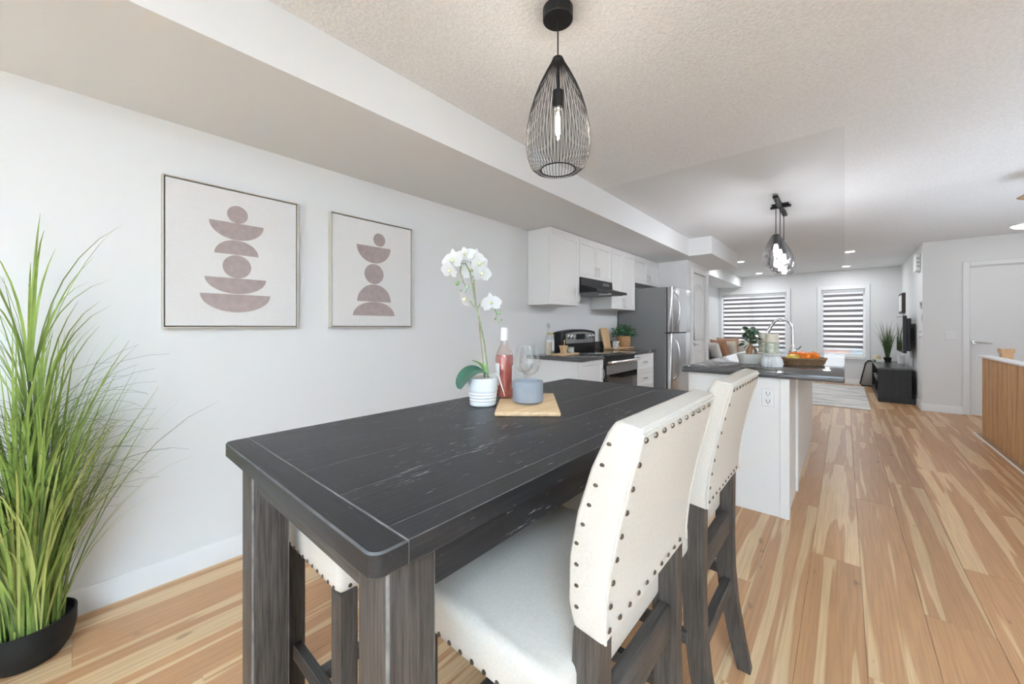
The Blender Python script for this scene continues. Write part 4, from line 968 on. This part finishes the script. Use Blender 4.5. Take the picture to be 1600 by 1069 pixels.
n = 6; ed_w = .055; inner = (TY1-TY0-2*ed_w)/(n-2); ys = [TY0, TY0+ed_w] + [TY0+ed_w+inner*k for k in range(1, n-1)] + [TY1]
for a, b_ in zip(ys, ys[1:]):
    m = M(); m.box(TX0+bw+.0008, TX1-bw-.0008, a+.0002, b_-.0002, TZ0, TZ1, .0011, 1, mi=1)
    m.build('top_plank', [TABLE_X, WORND], t)
m = M(); m.box(TX0+bw-.0008, TX0+bw+.0012, TY0+.001, TY1-.001, TZ0+.002, TZ1-.0006); m.build('joint_line', WORN, t)
LX0, LX1, LY0, LY1, LS = .298, 1.92, .502, 1.238, .088
lw = M(); lw.box(-LS/2, LS/2, -LS/2, LS/2, 0, TZ0, .004, 2, mi=1); lwm = mesh_only(lw, 'leg', [LEG_Z, WORNL])
for a in (LX0+LS/2, LX1-LS/2):
    for b_ in (LY0+LS/2, LY1-LS/2): inst('leg', lwm, t, (a, b_, 0))
for y_ in (LY0+.012, LY1-.032): M().box(LX0+LS, LX1-LS, y_, y_+.02, .79, TZ0, .001).build('side_apron', TABLE_X, t)
for x_ in (LX0+.012, LX1-.032): M().box(x_, x_+.02, LY0+LS, LY1-LS, .79, TZ0, .001).build('end_apron', LEG_Y, t)

# ------------------------------------------------------------------ bench on the wall side
t = thing('dining_bench', 'backless cream upholstered bench with bronze nailheads under the table', 'bench', (1.1, 1.1, 0))
B = (.42, 1.79, .93, 1.33)
m = M().box(B[0], B[1], B[2], B[3], .555, .655, .022, 3); m.build('seat', LINEN, t)
nl = M().lathe([(.0055, 0), (.0045, .0022), (.002, .0035), (0, .0038)], (0, 0, 0), 8); NAILM = mesh_only(nl, 'nail', NAIL)
for k in range(12): inst('nail', NAILM, t, (B[0]-.0005, B[2]+.022+(B[3]-B[2]-.044)*k/11, .575), (0, -PI/2, 0))
for k in range(30): inst('nail', NAILM, t, (B[0]+.03+(B[1]-B[0]-.06)*k/29, B[2]-.0005, .575), (PI/2, 0, 0))
blg = mesh_only(M().box(-.024, .024, -.024, .024, 0, .557, .003), 'leg', LEG_Z)
for a in (B[0]+.03, B[1]-.03):
    for b_ in (B[2]+.03, B[3]-.03): inst('leg', blg, t, (a, b_, 0))
for a in (B[0]+.03, B[1]-.03): M().box(a-.013, a+.013, B[2]+.054, B[3]-.054, .20, .245, .002).build('stretcher', LEG_Y, t)
M().box(B[0]+.043, B[1]-.043, (B[2]+B[3])/2-.013, (B[2]+B[3])/2+.013, .205, .24, .002).build('stretcher', LEG_X, t)

# ------------------------------------------------------------------ chairs
def make_chair(cx, label):
    t = thing('dining_chair', label, 'chair', (cx, .5, 0), 'upholstered chairs along the table')
    hw = .213
    # back: cross-sections from bottom to top (rear y, front y, z)
    sec = [(.292, .352, .700), (.293, .362, .74), (.284, .360, .82), (.268, .344, .90), (.249, .318, .98), (.231, .288, 1.045), (.228, .274, 1.066)]
    out = [(a, z) for a, f, z in sec] + [(f, z+.006) for a, f, z in reversed(sec)]
    m = M(); m.prism(out, 'yz', cx-hw, cx+hw)
    bmesh.ops.recalc_face_normals(m.bm, faces=m.bm.faces)
    sharp = [e for e in m.bm.edges if len(e.link_faces) == 2 and e.calc_face_angle(0) > .5]
    bmesh.ops.bevel(m.bm, geom=sharp, offset=.011, segments=3, affect='EDGES', profile=.6)
    b = m.build('backrest', LINEN, t)
    def rear(z):
        for (a0, f0, z0), (a1, f1, z1) in zip(sec, sec[1:]):
            if z0 <= z <= z1: return a0+(a1-a0)*(z-z0)/(z1-z0)
        return sec[-1][0]
    # piping round the rear edge
    zz = [.705+.35*k/12 for k in range(13)]
    m = M(); m.tube([(cx-hw+.004, rear(z)-.0005, z) for z in zz] + [(cx+hw-.004, rear(1.055)-.0005, 1.056)] + [(cx+hw-.004, rear(z)-.0005, z) for z in reversed(zz)], .0028, 5); m.build('piping', LINEN, b)
    def nail(x, z): inst('nail', NAILM, b, (x, rear(z)-.0018, z), (PI/2+.16, 0, 0), (.95,)*3)
    for k in range(9):
        z = .722+.0405*k
        nail(cx-hw+.016, z)
    for k in range(1, 10): nail(cx-hw+.016+(2*hw-.032)*k/10, 1.046); nail(cx-hw+.016+(2*hw-.032)*k/10, .722)
    for k in range(9): inst('nail', NAILM, b, (cx-hw-.0002, sec[0][1]-.012+(-.078+.022)*0+((.355-.012 if k < 4 else .355-.012-.012*(k-3))-(sec[0][1]-.012)), .745+.036*k), (0, -PI/2, 0), (.6, .8, .8))
    # seat
    S = (cx-.268, cx+.268, .345, .775)
    m = M(); m.box(S[0], S[1], S[2], S[3], .553, .648, .02, 3); s = m.build('seat', LINEN, t)
    for k in range(12):
        y_ = S[2]+.03+(S[3]-S[2]-.06)*k/11
        inst('nail', NAILM, s, (S[0]-.0005, y_, .572), (0, -PI/2, 0)); inst('nail', NAILM, s, (S[1]+.0005, y_, .572), (0, PI/2, 0))
    for k in range(13): inst('nail', NAILM, s, (S[0]+.03+(S[1]-S[0]-.06)*k/12, S[3]+.0005, .572), (-PI/2, 0, 0))
    # front legs
    for sx in (-1, 1):
        M().box(cx+sx*.236-.021, cx+sx*.236+.021, .715, .757, 0, .555, .003).build('leg', LEG_Z, t)
    # sabre rear legs
    prof = [(.268, 0), (.292, .10), (.315, .22), (.328, .34), (.332, .46), (.330, .58), (.326, .70), (.316, .80)]
    dep = [.040, .046, .052, .056, .058, .056, .050, .034]
    pts = [(y_-d/2, z) for (y_, z), d in zip(prof, dep)] + [(y_+d/2, z) for (y_, z), d in reversed(list(zip(prof, dep)))]
    for sx in (-1, 1):
        xc = cx+sx*(hw-.024)
        m = M(); m.prism(pts, 'yz', xc-.021, xc+.021, .002); m.build('leg', LEG_Z, t)
    M().box(cx-hw+.046, cx+hw-.046, .312, .344, .475, .555, .006, 2).build('rear_rail', LEG_X, t)
    M().box(cx-hw+.046, cx+hw-.046, .305, .335, .27, .315, .003).build('stretcher', LEG_X, t)
    M().box(cx-.215, cx+.215, .708, .763, .205, .232, .003).build('footrest', LEG_X, t)
    for sx in (-1, 1):
        x1 = cx+sx*.21; M().box(x1-.012, x1+.012, .345, .72, .30, .335, .002).build('side_stretcher', LEG_Y, t)
    return t
ch1 = make_chair(.772, 'cream upholstered dining chair nearest the viewer, nailhead-trimmed back')
ch2 = copy_tree(ch1); ch2.location.x = 1.382; ch2['label'] = 'cream upholstered dining chair behind the first, nearer the island'

# ------------------------------------------------------------------ things on the table
ZT = .91
bcx, bcy, brz = 1.175, .945, math.radians(38.7)
t = thing('bamboo_board', 'rectangular bamboo serving board lying on the dining table', 'serving board', (bcx, bcy, ZT))
m = M(); m.box(bcx-.192, bcx+.192, bcy-.115, bcy+.115, ZT, ZT+.016, .005, 2, rz=brz, pivot=(bcx, bcy)); m.build('board', BAMBOO, t)
ZB = ZT+.016
# concrete candle bowl
bx, by = 1.158, .930
t = thing('concrete_candle', 'round grey concrete candle vessel on the bamboo board', 'candle', (bx, by, ZB))
M().lathe([(.046, 0), (.05, .003), (.0585, .008), (.0595, .012), (.0595, .082), (.058, .085), (.052, .085), (.051, .083), (.050, .062)], (bx, by, ZB), 48).build('vessel', CONCRETE, t)
M().cyl((bx, by, ZB+.04), .050, .022, 32).build('wax', plain('grey_wax', (.50, .48, .52), .5), t)
# wine glasses
def wine_glass(x, y, lab):
    t = thing('wine_glass', lab, 'wine glass', (x, y, ZB), 'wine glasses on the bamboo board')
    M().lathe([(.0345, .212), (.040, .18), (.0445, .15), (.044, .13), (.036, .108), (.02, .095), (.006, .09)], (x, y, ZB), 32).build('bowl', GLASS, t)
    M().lathe([(.006, .09), (.0035, .075), (.0032, .02), (.006, .008)], (x, y, ZB), 12).build('stem', GLASS, t)
    M().lathe([(.006, .008), (.02, .004), (.034, .0015), (.034, 0)], (x, y, ZB), 28).build('foot', GLASS, t)
    for o in t.children:
        bm = bmesh.new(); bm.from_mesh(o.data); bmesh.ops.delete(bm, geom=[f for f in bm.faces if len(f.verts) > 4], context='FACES'); bm.to_mesh(o.data); bm.free()
wine_glass(1.262, 1.005, 'empty wine glass directly behind the concrete candle')
wine_glass(1.322, 1.083, 'empty wine glass between the bottle and the other glass')
# wine bottle
x, y = 1.178, 1.072
t = thing('wine_bottle', 'bottle of rose wine with a white capsule on the bamboo board', 'bottle', (x, y, ZB))
M().lathe([(.034, 0), (.0375, .006), (.0375, .165), (.034, .185), (.024, .205), (.0155, .225), (.0145, .285)], (x, y, ZB), 32).build('bottle_glass', clear('bottle_glass', (.97, .93, .92), .08, .75), t)
M().lathe([(.033, .006), (.0358, .012), (.0358, .163), (.034, .178)], (x, y, ZB), 28).build('wine', ROSE, t)
M().lathe([(.0155, .238), (.0155, .289), (.012, .292)], (x, y, ZB), 24).build('capsule', PAPER, t)
def label_arc(a0, a1, z0, z1, name):
    m = M(); n = 12; r = .0382
    A = [(x+r*math.cos(a0+(a1-a0)*k/n), y+r*math.sin(a0+(a1-a0)*k/n)) for k in range(n+1)]
    lo = [m.bm.verts.new((p[0], p[1], z0)) for p in A]; hi = [m.bm.verts.new((p[0], p[1], z1)) for p in A]
    for k in range(n): m.bm.faces.new((lo[k], lo[k+1], hi[k+1], hi[k]))
    m.build(name, PAPER, t)
vb = math.atan2(-y, -x)   # towards the room's near end
label_arc(vb-1.75, vb-.55, ZB+.055, ZB+.145, 'paper_label'); label_arc(vb+.95, vb+1.75, ZB+.04, ZB+.135, 'paper_label')

# orchid
ox_, oy_ = 1.064, 1.083
t = thing('potted_orchid', 'white orchid in a ribbed white pot on the dining table', 'plant', (ox_, oy_, ZT))
M().lathe([(.046, 0), (.052, .004), (.0535, .012), (.0520, .018), (.0545, .024), (.053, .030), (.056, .036), (.0545, .042), (.0572, .048), (.056, .054), (.0588, .060), (.0595, .066), (.0605, .108), (.058, .11), (.056, .105), (.055, .092)], (ox_, oy_, ZT), 40).build('pot', WHITECER, t)
M().lathe([(.055, 0), (0, .006)], (ox_, oy_, ZT+.092), 24).build('soil', SOIL, t)
oc = (ox_, oy_, ZT)
S_ = 1/393.
def op(u, v, f=0.):  # a point of the orchid measured in the pot's own upright plane
    return rel((ox_, oy_, 0), (u-754.5)*S_, 1.22-(v-511)*S_, f)
m = M(); m.tube([op(757, 590), op(754, 560), op(748, 500), op(743, 470), op(739, 430), op(733, 397)], [.003, .003, .0028, .0025, .0022, .0018], 7); m.build('support_stake', plain('stake_brown', (.25, .2, .12), .6), t)
m = M(); m.tube([op(763, 590), op(757, 540), op(750, 505), op(744, 480), op(738, 445), op(734, 425), op(727, 412), op(720, 412), op(719, 425), op(723, 440), op(730, 450), op(726, 458)], [.0035, .0035, .0033, .003, .003, .0028, .0026, .0025, .0024, .0022, .002, .0018], 7)
m.tube([op(747, 482), op(750, 474), op(758, 471), op(770, 478), op(776, 490), op(774, 500)], [.0025, .0024, .0022, .002, .0018, .0015], 6)
m.tube([op(739, 445), op(743, 432), op(748, 424)], .002, 6); m.tube([op(741, 480), op(734, 470), op(730, 464)], .002, 6); m.build('flower_stem', STEMG, t)
pm = M(); n = 8
def petal_mesh(L_, W_, cup):
    mm = M(); rows = []
    for i in range(7):
        s = i/6; ww = W_*math.sin(PI*min(1, .06+.94*s)**.8)**.75 if 0 < i < 6 else W_*(.18 if i == 0 else .12)
        rows.append([mm.bm.verts.new((s*L_, ww*q, cup*(s**2)*L_*.4 + abs(q)**2*cup*.25*W_ - .3*cup*L_*s*.3)) for q in (-1, -.5, 0, .5, 1)])
    for a, b_ in zip(rows, rows[1:]):
        for k in range(4): mm.bm.faces.new((a[k], a[k+1], b_[k+1], b_[k]))
    return mesh_only(mm, 'petal', PETAL, 0)
PET_BIG, PET_SM = petal_mesh(.038, .023, .35), petal_mesh(.036, .012, .3)
LIPM = mesh_only(M().ball((0, 0, .004), .006, (1, 1, 1.2), 8, 6), 'lip', plain('orchid_lip', (.80, .78, .45), .5))
def flower(p, facing, roll, s=1.):
    """petals are children of an Empty so that each flower is one part"""
    f = bpy.data.objects.new('flower', None); COL.objects.link(f); f.parent = t; f.location = p - Vector(t['_o']); f.empty_display_size = .01
    f.rotation_euler = (Vector(facing).to_track_quat('Z', 'Y').to_matrix() @ Matrix.Rotation(roll, 3, 'Z')).to_euler(); f.scale = (s, s, s); f['_o'] = (0, 0, 0)
    for a, me, dz in ((0, PET_BIG, .0015), (PI, PET_BIG, .0015), (PI/2, PET_SM, 0), (PI/2+2.2, PET_SM, 0), (PI/2-2.2, PET_SM, 0)):
        inst('petal', me, f, (0, 0, dz), (0, 0, a))
    inst('lip', LIPM, f, (0, 0, .002))
view = -fu
def face(r, up, f): return ru*r + Vector((0, 0, up)) + view*f
flower(op(709, 408, -.01), face(-.5, .1, .9), .1, 1.35); flower(op(704, 423, -.015), face(-.6, -.4, .8), -.2, 1.14)
flower(op(727, 399, .0), face(-.1, .5, .8), .3, 1.20); flower(op(741, 402, .01), face(.4, .3, .8), -.3, 1.20)
flower(op(747, 413, .0), face(.6, .1, .7), .5, 1.20); flower(op(752, 428, -.01), face(.5, -.3, .8), 0, 1.14)
flower(op(735, 421, .02), face(.1, -.2, 1), .2, 1.20)
flower(op(728, 466, -.01), face(-.55, -.5, .35), .6, 1.14); flower(op(767, 474, -.01), face(.3, .05, 1.14), .15, 1.14)
bud = mesh_only(M().ball((0, 0, 0), .0075, (.85, .85, 1.2), 10, 7), 'bud', BUDG)
for (u, v, s) in ((715, 443, 1.2), (720, 454, .6), (731, 449, .8), (725, 459, .6), (780, 489, 1.0), (774, 498, .65), (778, 505, .5), (783, 500, .55)):
    inst('bud', bud, t, op(u, v, -.005), (0, .4, 0), (s, s, s))
def leaf(pts, W_, name, mat, nrm):
    mm = M(); rows = []; P = [Vector(p) for p in pts]; nn = len(P)
    for i, p in enumerate(P):
        tdir = (P[min(i+1, nn-1)]-P[max(i-1, 0)]).normalized(); side = tdir.cross(Vector(nrm)).normalized(); s = i/(nn-1)
        ww = W_*(math.sin(PI*min(.97, .1+.86*s))**.7); nm = side.cross(tdir)
        rows.append([mm.bm.verts.new(p+side*ww*q+nm*(abs(q)*ww*.18)) for q in (-1, -.5, 0, .5, 1)])
    for a, b_ in zip(rows, rows[1:]):
        for k in range(4): mm.bm.faces.new((a[k], a[k+1], b_[k+1], b_[k]))
    o = mm.build(name, mat, t, smooth=0, recalc=False); md = o.modifiers.new('s', 'SOLIDIFY'); md.thickness = .002; sd = o.modifiers.new('sub', 'SUBSURF'); sd.levels = 1; sd.render_levels = 2
    return o
leaf([op(760, 583), op(750, 577, -.02), op(738, 578, -.035), op(728, 587, -.045), op(721, 598, -.05), op(720, 605, -.05)], .050, 'leaf', ORCHLEAF, (-.45*ru.x-fu.x*.5, -.45*ru.y-fu.y*.5, .8))
leaf([op(757, 586), op(756, 575, .0), op(748, 567, .01), op(736, 563, .015)], .016, 'leaf', plain('young_leaf', (.16, .36, .09), .4), (0, 0, 1))
leaf([op(757, 586), op(758, 578), op(758, 568)], .011, 'leaf', plain('young_leaf', (.18, .40, .10), .4), view)
M().tube([op(765, 586), op(774, 583, -.03), op(780, 586, -.04), op(784, 600, -.045), op(789, 616, -.045)], [.0025, .003, .003, .0025, .001], 6).build('aerial_root', plain('root_pale', (.66, .62, .52), .6), t)
for o in list(bpy.data.objects):
    if '_o' in o: del o['_o']
